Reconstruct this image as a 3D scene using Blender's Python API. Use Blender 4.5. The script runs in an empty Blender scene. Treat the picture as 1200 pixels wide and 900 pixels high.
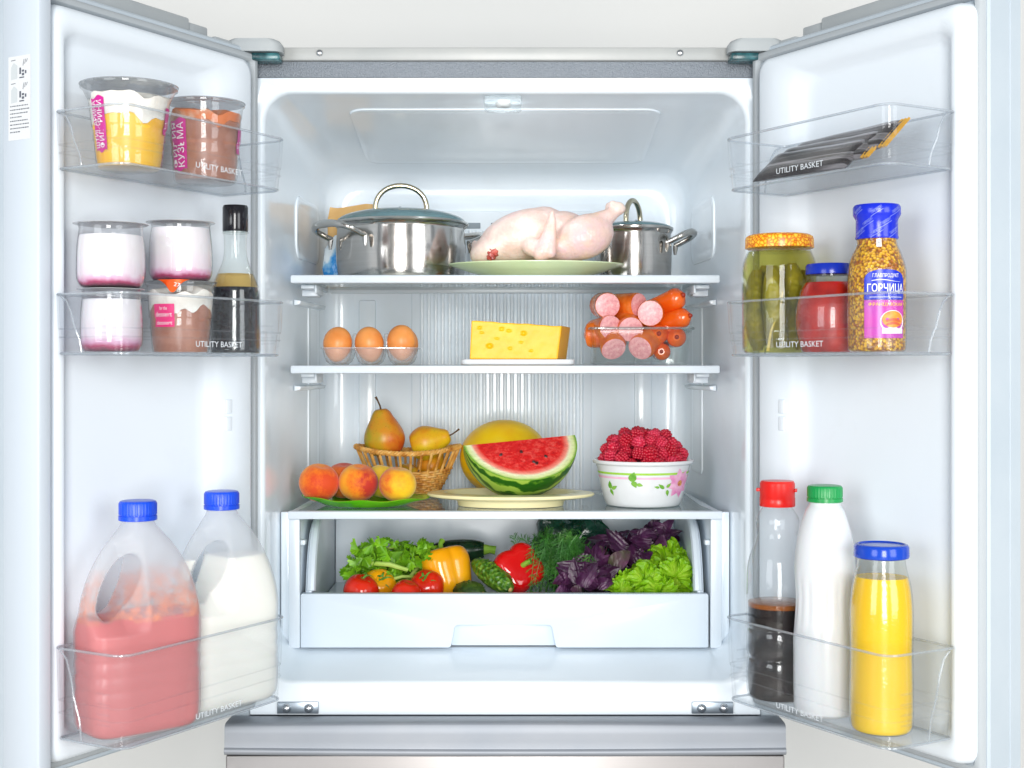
import bpy, bmesh, math, random
from mathutils import Vector, Matrix, Euler
PI = math.pi
SC = bpy.context.scene
COL = SC.collection
# ------------------------------------------------------------------ camera, light, exposure
# The origin is at the camera's height; x right, y into the refrigerator (y = 0 is the cabinet front), z up.
FLOOR_Z = -1.25
cam = bpy.data.cameras.new('camera')
cam.lens = 48.0
cam.sensor_width = 36.0
cam.shift_x = 8 / 1200
cam.shift_y = -18 / 1200
cam.clip_end = 50
co = bpy.data.objects.new('camera', cam)
co.location = (0, -2.11, 0)
co.rotation_euler = (PI / 2, 0, 0)
COL.objects.link(co)
SC.camera = co
world = bpy.data.worlds.new('World')
SC.world = world
world.use_nodes = True
bg = world.node_tree.nodes['Background']
bg.inputs[0].default_value = (0.90, 0.96, 1.0, 1)
bg.inputs[1].default_value = 0.24


def area(name, loc, target, sx, sy, power, col=(1, 1, 1)):
    l = bpy.data.lights.new(name, 'AREA')
    l.shape = 'RECTANGLE'
    l.size, l.size_y, l.energy, l.color = sx, sy, power, col
    o = bpy.data.objects.new(name, l)
    o.location = loc
    o.rotation_euler = (Vector(target) - Vector(loc)).to_track_quat('-Z', 'Y').to_euler()
    COL.objects.link(o)
    return o


area('key_softbox', (0.12, -5.0, 0.25), (0, 0, 0), 1.3, 2.6, 172, (1.0, 0.985, 0.96))
area('side_softbox', (-2.1, -3.0, 0.3), (0, 0.0, 0), 1.4, 2.0, 42, (0.95, 0.98, 1.0))
area('side_softbox', (2.2, -3.0, 0.3), (0, 0.0, 0), 1.4, 2.0, 42, (0.95, 0.98, 1.0))
SC.view_settings.view_transform = 'Standard'
SC.view_settings.look = 'None'
SC.view_settings.exposure = 0.17
SC.view_settings.gamma = 1.0
SC.render.engine = 'CYCLES'
SC.cycles.max_bounces = 10
SC.cycles.diffuse_bounces = 5
SC.cycles.glossy_bounces = 5
SC.cycles.transparent_max_bounces = 40
SC.cycles.caustics_reflective = False
SC.cycles.caustics_refractive = False
SC.cycles.use_denoising = True
SC.cycles.sample_clamp_indirect = 4.0


# ------------------------------------------------------------------ materials
def lin(c):
    c = c / 255.0
    return c / 12.92 if c <= 0.04045 else ((c + 0.055) / 1.055) ** 2.4


def rgb(r, g, b):
    return (lin(r), lin(g), lin(b), 1)


class NT:
    def __init__(s, name):
        s.m = bpy.data.materials.new(name)
        s.m.use_nodes = True
        s.t = s.m.node_tree
        s.n = s.t.nodes
        s.p = s.n['Principled BSDF']
        s.out = s.n['Material Output']
        s._tc = None

    def add(s, kind, **kw):
        nd = s.n.new(kind)
        for k, v in kw.items():
            setattr(nd, k, v)
        return nd

    def link(s, a, b):
        s.t.links.new(a, b)

    def tc(s, which='Object'):
        if s._tc is None:
            s._tc = s.add('ShaderNodeTexCoord')
        return s._tc.outputs[which]

    def mapped(s, scale=(1, 1, 1), loc=(0, 0, 0), rot=(0, 0, 0), which='Object'):
        mp = s.add('ShaderNodeMapping')
        mp.inputs['Scale'].default_value = scale
        mp.inputs['Location'].default_value = loc
        mp.inputs['Rotation'].default_value = rot
        s.link(s.tc(which), mp.inputs[0])
        return mp.outputs[0]

    def noise(s, scale, detail=3, vec=None, rough=0.5):
        nz = s.add('ShaderNodeTexNoise')
        nz.inputs['Scale'].default_value = scale
        nz.inputs['Detail'].default_value = detail
        nz.inputs['Roughness'].default_value = rough
        s.link(vec if vec is not None else s.tc(), nz.inputs['Vector'])
        return nz.outputs['Fac']

    def voronoi(s, scale, vec=None, feature='F1', out='Distance'):
        v = s.add('ShaderNodeTexVoronoi', feature=feature)
        v.inputs['Scale'].default_value = scale
        s.link(vec if vec is not None else s.tc(), v.inputs['Vector'])
        return v.outputs[out]

    def ramp(s, fac, stops, interp='LINEAR'):
        r = s.add('ShaderNodeValToRGB')
        r.color_ramp.interpolation = interp
        e = r.color_ramp.elements
        while len(e) < len(stops):
            e.new(0.5)
        for el, (p, c) in zip(e, stops):
            el.position = p
            el.color = c
        s.link(fac, r.inputs[0])
        return r.outputs[0]

    def math(s, op, a, b=None, c=None):
        m = s.add('ShaderNodeMath', operation=op)
        for i, x in enumerate((a, b, c)):
            if x is None:
                continue
            if isinstance(x, (int, float)):
                m.inputs[i].default_value = x
            else:
                s.link(x, m.inputs[i])
        return m.outputs[0]

    def mixc(s, fac, a, b):
        m = s.add('ShaderNodeMix', data_type='RGBA')
        for i, x in ((0, fac), (6, a), (7, b)):
            if isinstance(x, (int, float, tuple)):
                m.inputs[i].default_value = x
            else:
                s.link(x, m.inputs[i])
        return m.outputs[2]

    def axis(s, k):
        sp = s.add('ShaderNodeSeparateXYZ')
        s.link(s.tc(), sp.inputs[0])
        return sp.outputs[k]

    def bump(s, h, strength=0.3, dist=0.001):
        b = s.add('ShaderNodeBump')
        b.inputs['Strength'].default_value = strength
        b.inputs['Distance'].default_value = dist
        s.link(h, b.inputs['Height'])
        s.link(b.outputs[0], s.p.inputs['Normal'])

    def base(s, c):
        if isinstance(c, tuple):
            s.p.inputs['Base Color'].default_value = c
        else:
            s.link(c, s.p.inputs['Base Color'])

    def set(s, **kw):
        names = dict(rough='Roughness', metal='Metallic', spec='Specular IOR Level', coat='Coat Weight', coatr='Coat Roughness',
                     sss='Subsurface Weight', sssr='Subsurface Scale', sheen='Sheen Weight', ior='IOR', trans='Transmission Weight', alpha='Alpha')
        for k, v in kw.items():
            s.p.inputs[names[k]].default_value = v
        return s


MATS = {}


def pm(name, col, col2=None, nscale=30, lo=0.35, hi=0.65, bump=None, **kw):
    """plain principled material, with an optional second colour in a noise pattern and an optional bump (scale, strength, distance)"""
    if name in MATS:
        return MATS[name]
    t = NT(name)
    if col2 is None:
        t.base(col)
    else:
        t.base(t.ramp(t.noise(nscale, 4), [(lo, col), (hi, col2)]))
    if bump:
        t.bump(t.noise(bump[0], 3), bump[1], bump[2])
    t.set(**kw)
    MATS[name] = t.m
    return t.m


def clear(name, tint=(0.96, 0.98, 0.985, 1), haze=0.03, hazecol=(0.85, 0.9, 0.93, 1), rough=0.03, f0=0.04, bump=None, graze=0.9):
    """clear plastic or glass wall: transparent body, Schlick gloss, a little milkiness"""
    if name in MATS:
        return MATS[name]
    t = NT(name)
    t.n.remove(t.p)
    tr = t.add('ShaderNodeBsdfTransparent')
    tr.inputs[0].default_value = tint
    df = t.add('ShaderNodeBsdfDiffuse')
    df.inputs[0].default_value = hazecol
    gl = t.add('ShaderNodeBsdfGlossy')
    gl.inputs['Roughness'].default_value = rough
    m1 = t.add('ShaderNodeMixShader')
    m1.inputs[0].default_value = haze
    t.link(tr.outputs[0], m1.inputs[1])
    t.link(df.outputs[0], m1.inputs[2])
    lw = t.add('ShaderNodeLayerWeight')
    lw.inputs[0].default_value = 0.5
    if bump:
        b = t.add('ShaderNodeBump')
        b.inputs['Strength'].default_value = bump[1]
        b.inputs['Distance'].default_value = bump[2]
        t.link(t.noise(bump[0], 2), b.inputs['Height'])
        t.link(b.outputs[0], gl.inputs['Normal'])
        t.link(b.outputs[0], lw.inputs['Normal'])
    f = t.math('MULTIPLY_ADD', t.math('POWER', lw.outputs['Facing'], 4.0), graze - f0, f0)
    m2 = t.add('ShaderNodeMixShader')
    t.link(f, m2.inputs[0])
    t.link(m1.outputs[0], m2.inputs[1])
    t.link(gl.outputs[0], m2.inputs[2])
    t.link(m2.outputs[0], t.out.inputs[0])
    MATS[name] = t.m
    return t.m


# ------------------------------------------------------------------ mesh builder
class MB:
    def __init__(s):
        s.v = []
        s.f = []

    def add(s, vs, fs):
        o = len(s.v)
        s.v += [tuple(p) for p in vs]
        s.f += [tuple(i + o for i in f) for f in fs]
        return s

    def box(s, x0, x1, y0, y1, z0, z1):
        vs = [(x, y, z) for x in (x0, x1) for y in (y0, y1) for z in (z0, z1)]
        return s.add(vs, [(0, 1, 3, 2), (4, 6, 7, 5), (0, 4, 5, 1), (2, 3, 7, 6), (0, 2, 6, 4), (1, 5, 7, 3)])

    def loft(s, loops, cap0=True, cap1=True, ring=False):
        n = len(loops[0])
        vs = [p for l in loops for p in l]
        fs = []
        L = len(loops)
        for i in range(L if ring else L - 1):
            j = (i + 1) % L
            for k in range(n):
                k2 = (k + 1) % n
                fs.append((i * n + k, i * n + k2, j * n + k2, j * n + k))
        if not ring:
            if cap0:
                fs.append(tuple(range(n - 1, -1, -1)))
            if cap1:
                fs.append(tuple(range((L - 1) * n, L * n)))
        return s.add(vs, fs)

    def lathe(s, prof, n=36, mod=None, cap0=True, cap1=True, sy=1.0):
        loops = []
        for r, z in prof:
            l = []
            for k in range(n):
                a = 2 * PI * k / n
                rr_ = r * (mod(a, z) if mod else 1)
                l.append((rr_ * math.cos(a), rr_ * math.sin(a) * sy, z))
            loops.append(l)
        return s.loft(loops, cap0, cap1)

    def tube(s, path, r, n=8, closed=False):
        P = [Vector(p) for p in path]
        L = len(P)
        loops = []
        up = None
        for i in range(L):
            if closed:
                t = P[(i + 1) % L] - P[i - 1]
            else:
                t = P[min(i + 1, L - 1)] - P[max(i - 1, 0)]
            t.normalize()
            if up is None:
                up = t.orthogonal().normalized()
            up = (up - t * up.dot(t))
            if up.length < 1e-6:
                up = t.orthogonal()
            up.normalize()
            b = t.cross(up)
            ri = r[i] if isinstance(r, (list, tuple)) else r
            loops.append([P[i] + (up * math.cos(2 * PI * k / n) + b * math.sin(2 * PI * k / n)) * ri for k in range(n)])
        return s.loft(loops, ring=closed)

    def ell(s, c, r, n=16, m=10, R=None, fn=None):
        c = Vector(c)
        if isinstance(r, (int, float)):
            r = (r, r, r)
        vs = []
        for i in range(m + 1):
            th = PI * i / m
            if i in (0, m):
                vs.append(Vector((0, 0, r[2] if i == 0 else -r[2])))
                continue
            for k in range(n):
                a = 2 * PI * k / n
                vs.append(Vector((r[0] * math.sin(th) * math.cos(a), r[1] * math.sin(th) * math.sin(a), r[2] * math.cos(th))))
        if fn:
            vs = [fn(v) for v in vs]
        if R is not None:
            vs = [R @ v for v in vs]
        vs = [v + c for v in vs]
        fs = []
        for k in range(n):
            fs.append((0, 1 + k, 1 + (k + 1) % n))
            last = len(vs) - 1
            fs.append((last, last - n + (k + 1) % n, last - n + k))
        for i in range(m - 2):
            for k in range(n):
                a, b = 1 + i * n + k, 1 + i * n + (k + 1) % n
                fs.append((a, a + n, b + n, b))
        return s.add(vs, fs)

    def sheet(s, fn, nu, nv):
        vs = [fn(u / nu, v / nv) for v in range(nv + 1) for u in range(nu + 1)]
        fs = [(v * (nu + 1) + u, v * (nu + 1) + u + 1, (v + 1) * (nu + 1) + u + 1, (v + 1) * (nu + 1) + u) for v in range(nv) for u in range(nu)]
        return s.add(vs, fs)

    def xf(s, M):
        s.v = [tuple(M @ Vector(p)) for p in s.v]
        return s

    def mp(s, fn):
        s.v = [tuple(fn(*p)) for p in s.v]
        return s

    def mesh(s, name, smooth=40, bevel=0, seg=2):
        me = bpy.data.meshes.new(name)
        me.from_pydata(s.v, [], s.f)
        bm = bmesh.new()
        bm.from_mesh(me)
        bmesh.ops.remove_doubles(bm, verts=bm.verts, dist=1e-6)
        bmesh.ops.recalc_face_normals(bm, faces=bm.faces)
        if bevel:
            es = [e for e in bm.edges if len(e.link_faces) == 2 and e.calc_face_angle(0) > 0.5]
            bmesh.ops.bevel(bm, geom=es, offset=bevel, segments=seg, profile=0.5, affect='EDGES', clamp_overlap=True)
        bm.to_mesh(me)
        bm.free()
        if smooth:
            me.shade_smooth()
            me.set_sharp_from_angle(angle=math.radians(smooth))
        return me


def link(name, me, mat, parent=None, loc=(0, 0, 0), rot=(0, 0, 0)):
    o = bpy.data.objects.new(name, me)
    if mat is not None and me is not None and not me.materials:
        me.materials.append(mat)
    o.location = loc
    o.rotation_euler = rot
    COL.objects.link(o)
    if parent is not None:
        o.parent = parent
    return o


def build(mb, name, mat, parent=None, loc=(0, 0, 0), rot=(0, 0, 0), smooth=40, bevel=0, seg=2):
    return link(name, mb.mesh(name, smooth, bevel, seg), mat, parent, loc, rot)


def tag(o, label, cat, group=None, kind=None):
    if label:
        o['label'] = label
    if cat:
        o['category'] = cat
    if group:
        o['group'] = group
    if kind:
        o['kind'] = kind
    return o


def thing(name, label, cat, loc=(0, 0, 0), rot=(0, 0, 0), group=None):
    o = bpy.data.objects.new(name, None)
    o.empty_display_size = 0.02
    o.location = loc
    o.rotation_euler = rot
    COL.objects.link(o)
    return tag(o, label, cat, group)


def baked(mb, mods, name, extra=()):
    """mesh of mb after modifiers: mods is a list of (type, dict)"""
    o = bpy.data.objects.new('tmp', mb.mesh('tmp', 0))
    COL.objects.link(o)
    for k, (ty, d) in enumerate(mods):
        m = o.modifiers.new('m%d' % k, ty)
        for a, b in d.items():
            setattr(m, a, b)
    dg = bpy.context.evaluated_depsgraph_get()
    me = bpy.data.meshes.new_from_object(o.evaluated_get(dg))
    me.name = name
    bpy.data.objects.remove(o)
    for e in extra:
        bpy.data.objects.remove(e)
    me.shade_smooth()
    return me


def rr(x0, x1, z0, z1, r, k=6):
    """rounded rectangle loop, counter-clockwise; r is one radius or four (bottom right, top right, top left, bottom left)"""
    if isinstance(r, (int, float)):
        r = (r,) * 4
    pts = []
    for (sx, sz, a0), q in zip(((1, -1, -PI / 2), (1, 1, 0), (-1, 1, PI / 2), (-1, -1, PI)), r):
        cx = (x1 - q) if sx > 0 else (x0 + q)
        cz = (z1 - q) if sz > 0 else (z0 + q)
        for i in range(k + 1):
            a = a0 + PI / 2 * i / k
            pts.append((cx + q * math.cos(a), cz + q * math.sin(a)))
    return pts


def text_mb(s, size, spacing=1.0, offset=0.0):
    """flat letters in the xy plane, centred on the origin"""
    cu = bpy.data.curves.new('t', 'FONT')
    cu.body = s
    cu.size = size
    cu.resolution_u = 3
    cu.space_character = spacing
    cu.offset = offset
    o = bpy.data.objects.new('t', cu)
    COL.objects.link(o)
    dg = bpy.context.evaluated_depsgraph_get()
    me = bpy.data.meshes.new_from_object(o.evaluated_get(dg))
    vs = [tuple(v.co) for v in me.vertices]
    fs = [tuple(p.vertices) for p in me.polygons]
    bpy.data.objects.remove(o)
    xs = [v[0] for v in vs]
    ys = [v[1] for v in vs]
    cx, cy = (min(xs) + max(xs)) / 2, (min(ys) + max(ys)) / 2
    m = MB()
    m.add([(v[0] - cx, v[1] - cy, 0) for v in vs], fs)
    m.w = max(xs) - min(xs)
    m.h = max(ys) - min(ys)
    return m


def fit_text(s, width, height, rotz=0.0, offset=0.0):
    m = text_mb(s, 0.01, offset=offset)
    sx, sy = width / m.w, height / m.h
    c, q = math.cos(rotz), math.sin(rotz)
    return m.mp(lambda x, y, z: (x * sx * c - y * sy * q, x * sx * q + y * sy * c, 0))


def strip(x0, x1, lo, hi, n=16):
    """flat shape between two curves y = lo(x) and y = hi(x)"""
    m = MB()
    return m.sheet(lambda u, v: (x0 + (x1 - x0) * u, lo(u) + (hi(u) - lo(u)) * v, 0), n, 6)


def wrap(mb, R, ang, z0, lift=0.0004):
    """bend a flat xy shape round a bottle: R is a radius or a function of height; angle 0 faces -y"""
    def f(x, y, z):
        z1 = z0 + y
        Rz = (R(z1) if callable(R) else R)
        a = ang + x / (R(z0) if callable(R) else R)
        return ((Rz + lift) * math.sin(a), -(Rz + lift) * math.cos(a), z1)
    return mb.mp(f)


def prof_r(prof):
    def f(z):
        for (r0, z0), (r1, z1) in zip(prof, prof[1:]):
            if z0 <= z <= z1 and z1 > z0:
                return r0 + (r1 - r0) * (z - z0) / (z1 - z0)
        return prof[0][0] if z < prof[0][1] else prof[-1][0]
    return f


def fillprof(prof, z0, z1, inset):
    """the part of a bottle profile between two heights, drawn in by the wall"""
    f = prof_r(prof)
    zs = sorted({z0, z1} | {z for r, z in prof if z0 < z < z1})
    out = [(0.0005, z0)] + [(max(f(z) - inset, 0.0005), z) for z in zs] + [(0.0005, z1)]
    return out


def smoothprof(ctrl, n=40):
    """Catmull-Rom through (r, z) control points"""
    P = [ctrl[0]] + list(ctrl) + [ctrl[-1]]
    out = []
    seg = len(ctrl) - 1
    per = max(2, n // seg)
    for i in range(seg):
        a, b, c, d = P[i], P[i + 1], P[i + 2], P[i + 3]
        for k in range(per):
            t = k / per
            out.append(tuple(0.5 * (2 * b[j] + (c[j] - a[j]) * t + (2 * a[j] - 5 * b[j] + 4 * c[j] - d[j]) * t * t + (-a[j] + 3 * b[j] - 3 * c[j] + d[j]) * t ** 3) for j in (0, 1)))
    out.append(tuple(ctrl[-1]))
    o2 = [out[0]]
    for p in out[1:]:
        o2.append((max(p[0], 0.0004), max(p[1], o2[-1][1] + 1e-5)))
    return o2


def X(u, Y):
    return (u - 592) * (Y + 2.11) / 1600


def Z(v, Y):
    return (432 - v) * (Y + 2.11) / 1600


rnd = random.Random(7)
# ------------------------------------------------------------------ the setting
w_m = pm('wall_paint', (0.71, 0.71, 0.695, 1), (0.73, 0.73, 0.715, 1), nscale=1.2, rough=0.9, spec=0.2, bump=(140, 0.08, 0.001))
tag(build(MB().box(-4, 4, 0.80, 0.9, FLOOR_Z, 1.6), 'wall', w_m), 'plain off white room wall behind the refrigerator', 'wall', kind='structure')
tag(build(MB().box(-4, 4, -4, 0.80, FLOOR_Z - 0.1, FLOOR_Z), 'floor', pm('floor_vinyl', (0.62, 0.58, 0.53, 1), (0.55, 0.51, 0.46, 1), nscale=5, rough=0.45)),
    'light floor under the refrigerator', 'floor', kind='structure')

# ------------------------------------------------------------------ refrigerator


def plastic(name, col, rough, spec=0.5):
    # moulded plastic: faint flow unevenness, wiped smears that change the gloss, a trace of grime
    t = NT(name)
    sm = t.noise(9, 5, t.mapped((1, 1, 2.2)), 0.65)
    t.link(t.math('MULTIPLY_ADD', sm, 0.22, rough - 0.08), t.p.inputs['Roughness'])
    t.base(t.mixc(t.ramp(t.noise(5, 5, rough=0.7), [(0.55, (0, 0, 0, 1)), (0.85, (1, 1, 1, 1))]), col, (col[0] * 0.95, col[1] * 0.945, col[2] * 0.93, 1)))
    t.bump(t.noise(6, 3), 0.05, 0.002)
    t.set(spec=spec)
    return t.m


WHITE = plastic('liner_plastic', (0.83, 0.90, 0.96, 1), 0.11)
DOORW = plastic('door_liner_plastic', (0.775, 0.84, 0.905, 1), 0.42, 0.28)
TRIM = pm('white_trim', (0.69, 0.755, 0.815, 1), rough=0.3)
GREYP = pm('silver_door_paint', (0.46, 0.53, 0.59, 1), (0.50, 0.565, 0.62, 1), nscale=8, rough=0.38, spec=0.5)
CAPG = pm('grey_cap_plastic', (0.36, 0.39, 0.41, 1), (0.41, 0.44, 0.45, 1), nscale=6, rough=0.5)
GASKET = pm('gasket_rubber', (0.42, 0.455, 0.48, 1), rough=0.6)
DARKP = pm('dark_teal_plastic', (0.012, 0.05, 0.06, 1), (0.05, 0.18, 0.20, 1), nscale=60, rough=0.25)
CHROME = pm('bright_steel', (0.72, 0.74, 0.76, 1), metal=1.0, rough=0.2)


def steel_brushed(name, col, stretch, rough=0.3):
    t = NT(name)
    nz = t.noise(1.0, 4, t.mapped(stretch))
    t.base(t.mixc(nz, tuple(c * 0.86 for c in col[:3]) + (1,), col))
    t.link(t.math('MULTIPLY_ADD', nz, 0.18, rough - 0.09), t.p.inputs['Roughness'])
    t.bump(nz, 0.06, 0.0006)
    t.set(metal=1.0)
    return t.m


STEEL = steel_brushed('brushed_steel', (0.29, 0.275, 0.27, 1), (6, 60, 900), 0.40)
tg = NT('textured_grey_strip')
tg.base((0.25, 0.28, 0.32, 1))
tg.bump(tg.noise(420, 2), 0.9, 0.004)
tg.set(rough=0.34, spec=0.6)
TEXG = tg.m

fr = thing('refrigerator', 'white lined refrigerator with both doors wide open and a steel freezer drawer below', 'refrigerator', (0, 0, FLOOR_Z))
FZ = -FLOOR_Z      # parts are written in camera-height coordinates and lifted by FZ under the refrigerator's base


def fp(mb, name, mat, parent=None, **kw):
    if parent is None:
        return build(mb, name, mat, fr, (0, 0, FZ), **kw)
    return build(mb, name, mat, parent, **kw)


shell = MB()
shell.box(-0.425, -0.395, 0.004, 0.68, -1.19, 0.474)
shell.box(0.395, 0.425, 0.004, 0.68, -1.19, 0.474)
shell.box(-0.395, 0.395, 0.60, 0.68, -1.19, 0.474)
shell.box(-0.425, 0.425, 0.03, 0.68, 0.4745, 0.492)
shell.box(-0.395, 0.395, 0.02, 0.60, -1.19, -0.60)
fp(shell, 'cabinet_shell', GREYP, bevel=0.003)
for sx in (-1, 1):
    for y in (0.06, 0.62):
        fp(MB().lathe([(0.02, -1.25), (0.02, -1.19)], 16).xf(Matrix.Translation((sx * 0.36, y, 0))), 'foot', CAPG)

# inner liner: front flange, rounded opening, tapering walls, stepped back wall
K = 8
loops = []


def lp(x, z0, z1, r, y):
    loops.append([(px, y, pz) for px, pz in rr(-x, x, z0, z1, r, K)])


lp(0.394, -0.5345, 0.449, 0.001, 0.012)
lp(0.394, -0.5345, 0.449, 0.001, 0.0)
lp(0.378, -0.489, 0.431, 0.046, 0.0)
lp(0.3735, -0.4845, 0.4275, 0.044, 0.0035)
lp(0.372, -0.483, 0.426, 0.043, 0.012)
lp(0.371, -0.472, 0.4245, 0.045, 0.06)
lp(0.368, -0.458, 0.418, 0.048, 0.13)
lp(0.357, -0.452, 0.399, 0.05, 0.28)
lp(0.345, -0.448, 0.377, 0.052, 0.43)
lp(0.341, -0.447, 0.370, 0.053, 0.466)
lp(0.337, -0.442, 0.362, 0.056, 0.484)
lp(0.326, -0.430, 0.350, 0.06, 0.495)
lp(0.300, -0.405, 0.326, 0.045, 0.498)
lp(0.290, -0.395, 0.316, 0.04, 0.492)
lp(0.286, -0.39, 0.312, 0.038, 0.490)
mbL = MB().loft(loops, cap0=False, cap1=True)
fp(mbL, 'inner_liner', WHITE, smooth=50)

# raised panels on the ceiling and the side walls


def wallpanel(fn, u0, u1, v0, v1, r, name, depth=0.004):
    """fn(u, v, lift) gives a point on the wall"""
    ls = []
    for ins, d in ((0, -0.002), (0.001, depth * 0.6), (0.004, depth), (0.010, depth), (0.015, depth * 0.35), (0.02, depth * 0.3)):
        ls.append([fn(a, b, d) for a, b in rr(u0 + ins, u1 - ins, v0 + ins, v1 - ins, max(r - ins, 0.004), K)])
    return fp(MB().loft(ls, cap0=False), name, WHITE, smooth=50)


wallpanel(lambda a, b, l: (a, b, 0.4245 + (0.377 - 0.4245) * (b - 0.06) / 0.37 - l), -0.255, 0.255, 0.10, 0.415, 0.03, 'ceiling_panel', 0.0010)
for sx in (-1, 1):
    wl = lambda a, b, l, s=sx: (s * (0.371 + (0.345 - 0.371) * (a - 0.06) / 0.37 - l), a, b)
    wallpanel(wl, 0.235, 0.425, 0.190, 0.300, 0.028, 'side_panel', 0.0015)
    wallpanel(wl, 0.33, 0.425, -0.19, 0.12, 0.014, 'side_panel', 0.0012)
# ribbed air panel on the back wall
fp(MB().box(-0.178, 0.164, 0.4845, 0.4955, -0.30, 0.300), 'air_panel', WHITE, bevel=0.003)
rib = MB()
for k in range(24):
    x = -0.158 + k * 0.01315
    rib.loft([[(x + 0.0042 * math.cos(a), 0.4845 - 0.0048 * math.sin(a), z) for a in [PI * i / 6 for i in range(7)]] for z in (-0.29, 0.262)])
tag(fp(rib, 'ribs', WHITE, smooth=60), None, None, kind='stuff')
for k in range(5):
    x = -0.13 + k * 0.062
    fp(MB().box(x - 0.021, x + 0.021, 0.4828, 0.4848, 0.266, 0.277), 'vent_slot', pm('vent_shadow', (0.25, 0.30, 0.34, 1), rough=0.6), bevel=0.0008)
for sx in (-1, 1):   # upright mouldings either side of the air panel
    x = sx * 0.262
    fp(MB().box(x - 0.016, x + 0.016, 0.4805, 0.4915, -0.33, 0.13), 'shelf_upright', WHITE, bevel=0.004)

# lamp housing under the ceiling lip
lamp = fp(MB().box(-0.033, 0.026, 0.006, 0.075, 0.4085, 0.4245), 'lamp_housing', clear('lamp_cover', haze=0.25, hazecol=(0.6, 0.64, 0.66, 1), rough=0.1), bevel=0.004)
fp(MB().lathe([(0.010, 0), (0.013, 0.007)], 20).xf(Matrix.Translation((-0.003, 0.03, 0.4095))), 'bulb', pm('bulb_white', (0.92, 0.93, 0.92, 1), rough=0.3), lamp)

ll = bpy.data.lights.new('fridge_lamp', 'AREA')
ll.shape = 'RECTANGLE'
ll.size, ll.size_y, ll.energy, ll.color = 0.05, 0.05, 0.16, (0.90, 0.96, 1.0)
lo_ = bpy.data.objects.new('fridge_lamp', ll)
lo_.location = (-0.003, 0.045, 0.404)
lo_.rotation_euler = (math.radians(28), 0, 0)
COL.objects.link(lo_)

# top trim
fp(MB().box(-0.394, 0.394, -0.003, 0.03, 0.4495, 0.474), 'textured_strip', TEXG, bevel=0.0015)
fp(MB().box(-0.425, 0.425, -0.010, 0.03, 0.4742, 0.4945), 'top_strip', pm('top_strip_paint', (0.40, 0.415, 0.41, 1), (0.45, 0.46, 0.45, 1), nscale=12, rough=0.35), bevel=0.003)
for x in (-0.2855, 0.269):
    fp(MB().ell((x, -0.011, 0.4855), (0.0052, 0.0035, 0.0052), 14, 8), 'screw', CHROME)
for sx in (-1, 1):
    hc = MB()
    hc.loft([[(sx * px, -0.052 + py, z) for px, py in rr(0.338 + i, 0.425 - i, 0.0, 0.041, 0.015, 5)] for z, i in ((0.4792, 0), (0.4910, 0), (0.4960, 0.004), (0.4985, 0.010))])
    h = fp(hc, 'hinge_cover', CAPG, smooth=35)
    fp(MB().box(sx * 0.342, sx * 0.385, -0.044, -0.012, 0.4675, 0.4790), 'hinge_bracket', DARKP, h, bevel=0.003)
    fp(MB().lathe([(0.008, 0.4665), (0.008, 0.4790)], 14).xf(Matrix.Translation((sx * 0.392, -0.03, 0))), 'hinge_pin', DARKP, h)
    lh = fp(MB().box(sx * 0.352, sx * 0.288, -0.004, 0.006, -0.5325, -0.5145), 'lower_hinge', pm('zinc', (0.30, 0.35, 0.40, 1), metal=0.85, rough=0.32), bevel=0.001)
    for x in (0.303, 0.337):
        fp(MB().ell((sx * x, -0.005, -0.5235), (0.0072, 0.006, 0.0072), 12, 8), 'bolt', CHROME, lh)

# ---- freezer drawer below
P = [(0.0, -0.537), (-0.022, -0.5345), (-0.050, -0.534), (-0.0575, -0.5362), (-0.0600, -0.540), (-0.0604, -0.552), (-0.0606, -0.566), (-0.0606, -0.5765),
     (-0.0610, -0.5795), (-0.0640, -0.5815), (-0.0650, -0.5845), (-0.0648, -0.589), (-0.0620, -0.5925), (-0.0605, -0.594)]
P = [(y_, -0.5345 + (z_ + 0.5345) * 0.76) for y_, z_ in P]
ncol = 40
lps = []
for i in range(ncol + 1):
    q = i / ncol
    x = -0.4215 + 0.843 * q
    c = 1 - (2 * q - 1) ** 2
    sag = 0.004 * c
    lps.append([(x, py * (1.0 + 0.06 * c), pz + (sag if k in (2, 3, 4) else -0.0015 * c if k > 6 else 0)) for k, (py, pz) in enumerate(P)] + [(x, 0.0, -0.5797)])
fz_ = MB().loft(lps)
dr = fp(fz_, 'freezer_drawer', pm('satin_silver', (0.29, 0.315, 0.355, 1), (0.32, 0.34, 0.375, 1), nscale=9, metal=0.3, rough=0.5), smooth=50)
fp(MB().box(-0.4195, 0.4195, -0.0620, -0.001, -1.19, -0.5805), 'steel_front', STEEL, dr, bevel=0.003)
fp(MB().box(-0.385, 0.385, -0.02, 0.02, -1.2495, -1.195), 'kick_plate', CAPG, bevel=0.003)

# ------------------------------------------------------------------ doors
G0 = (0.380, -0.020)
DD = (0.5, -0.8660254)
NN = (-0.8660254, -0.5)


def door_pt(s, a, t):
    return (s * (G0[0] + a * DD[0] + t * NN[0]), G0[1] + a * DD[1] + t * NN[1])


def door_rot(s):
    return (0, 0, -PI / 3 * s)


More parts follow.
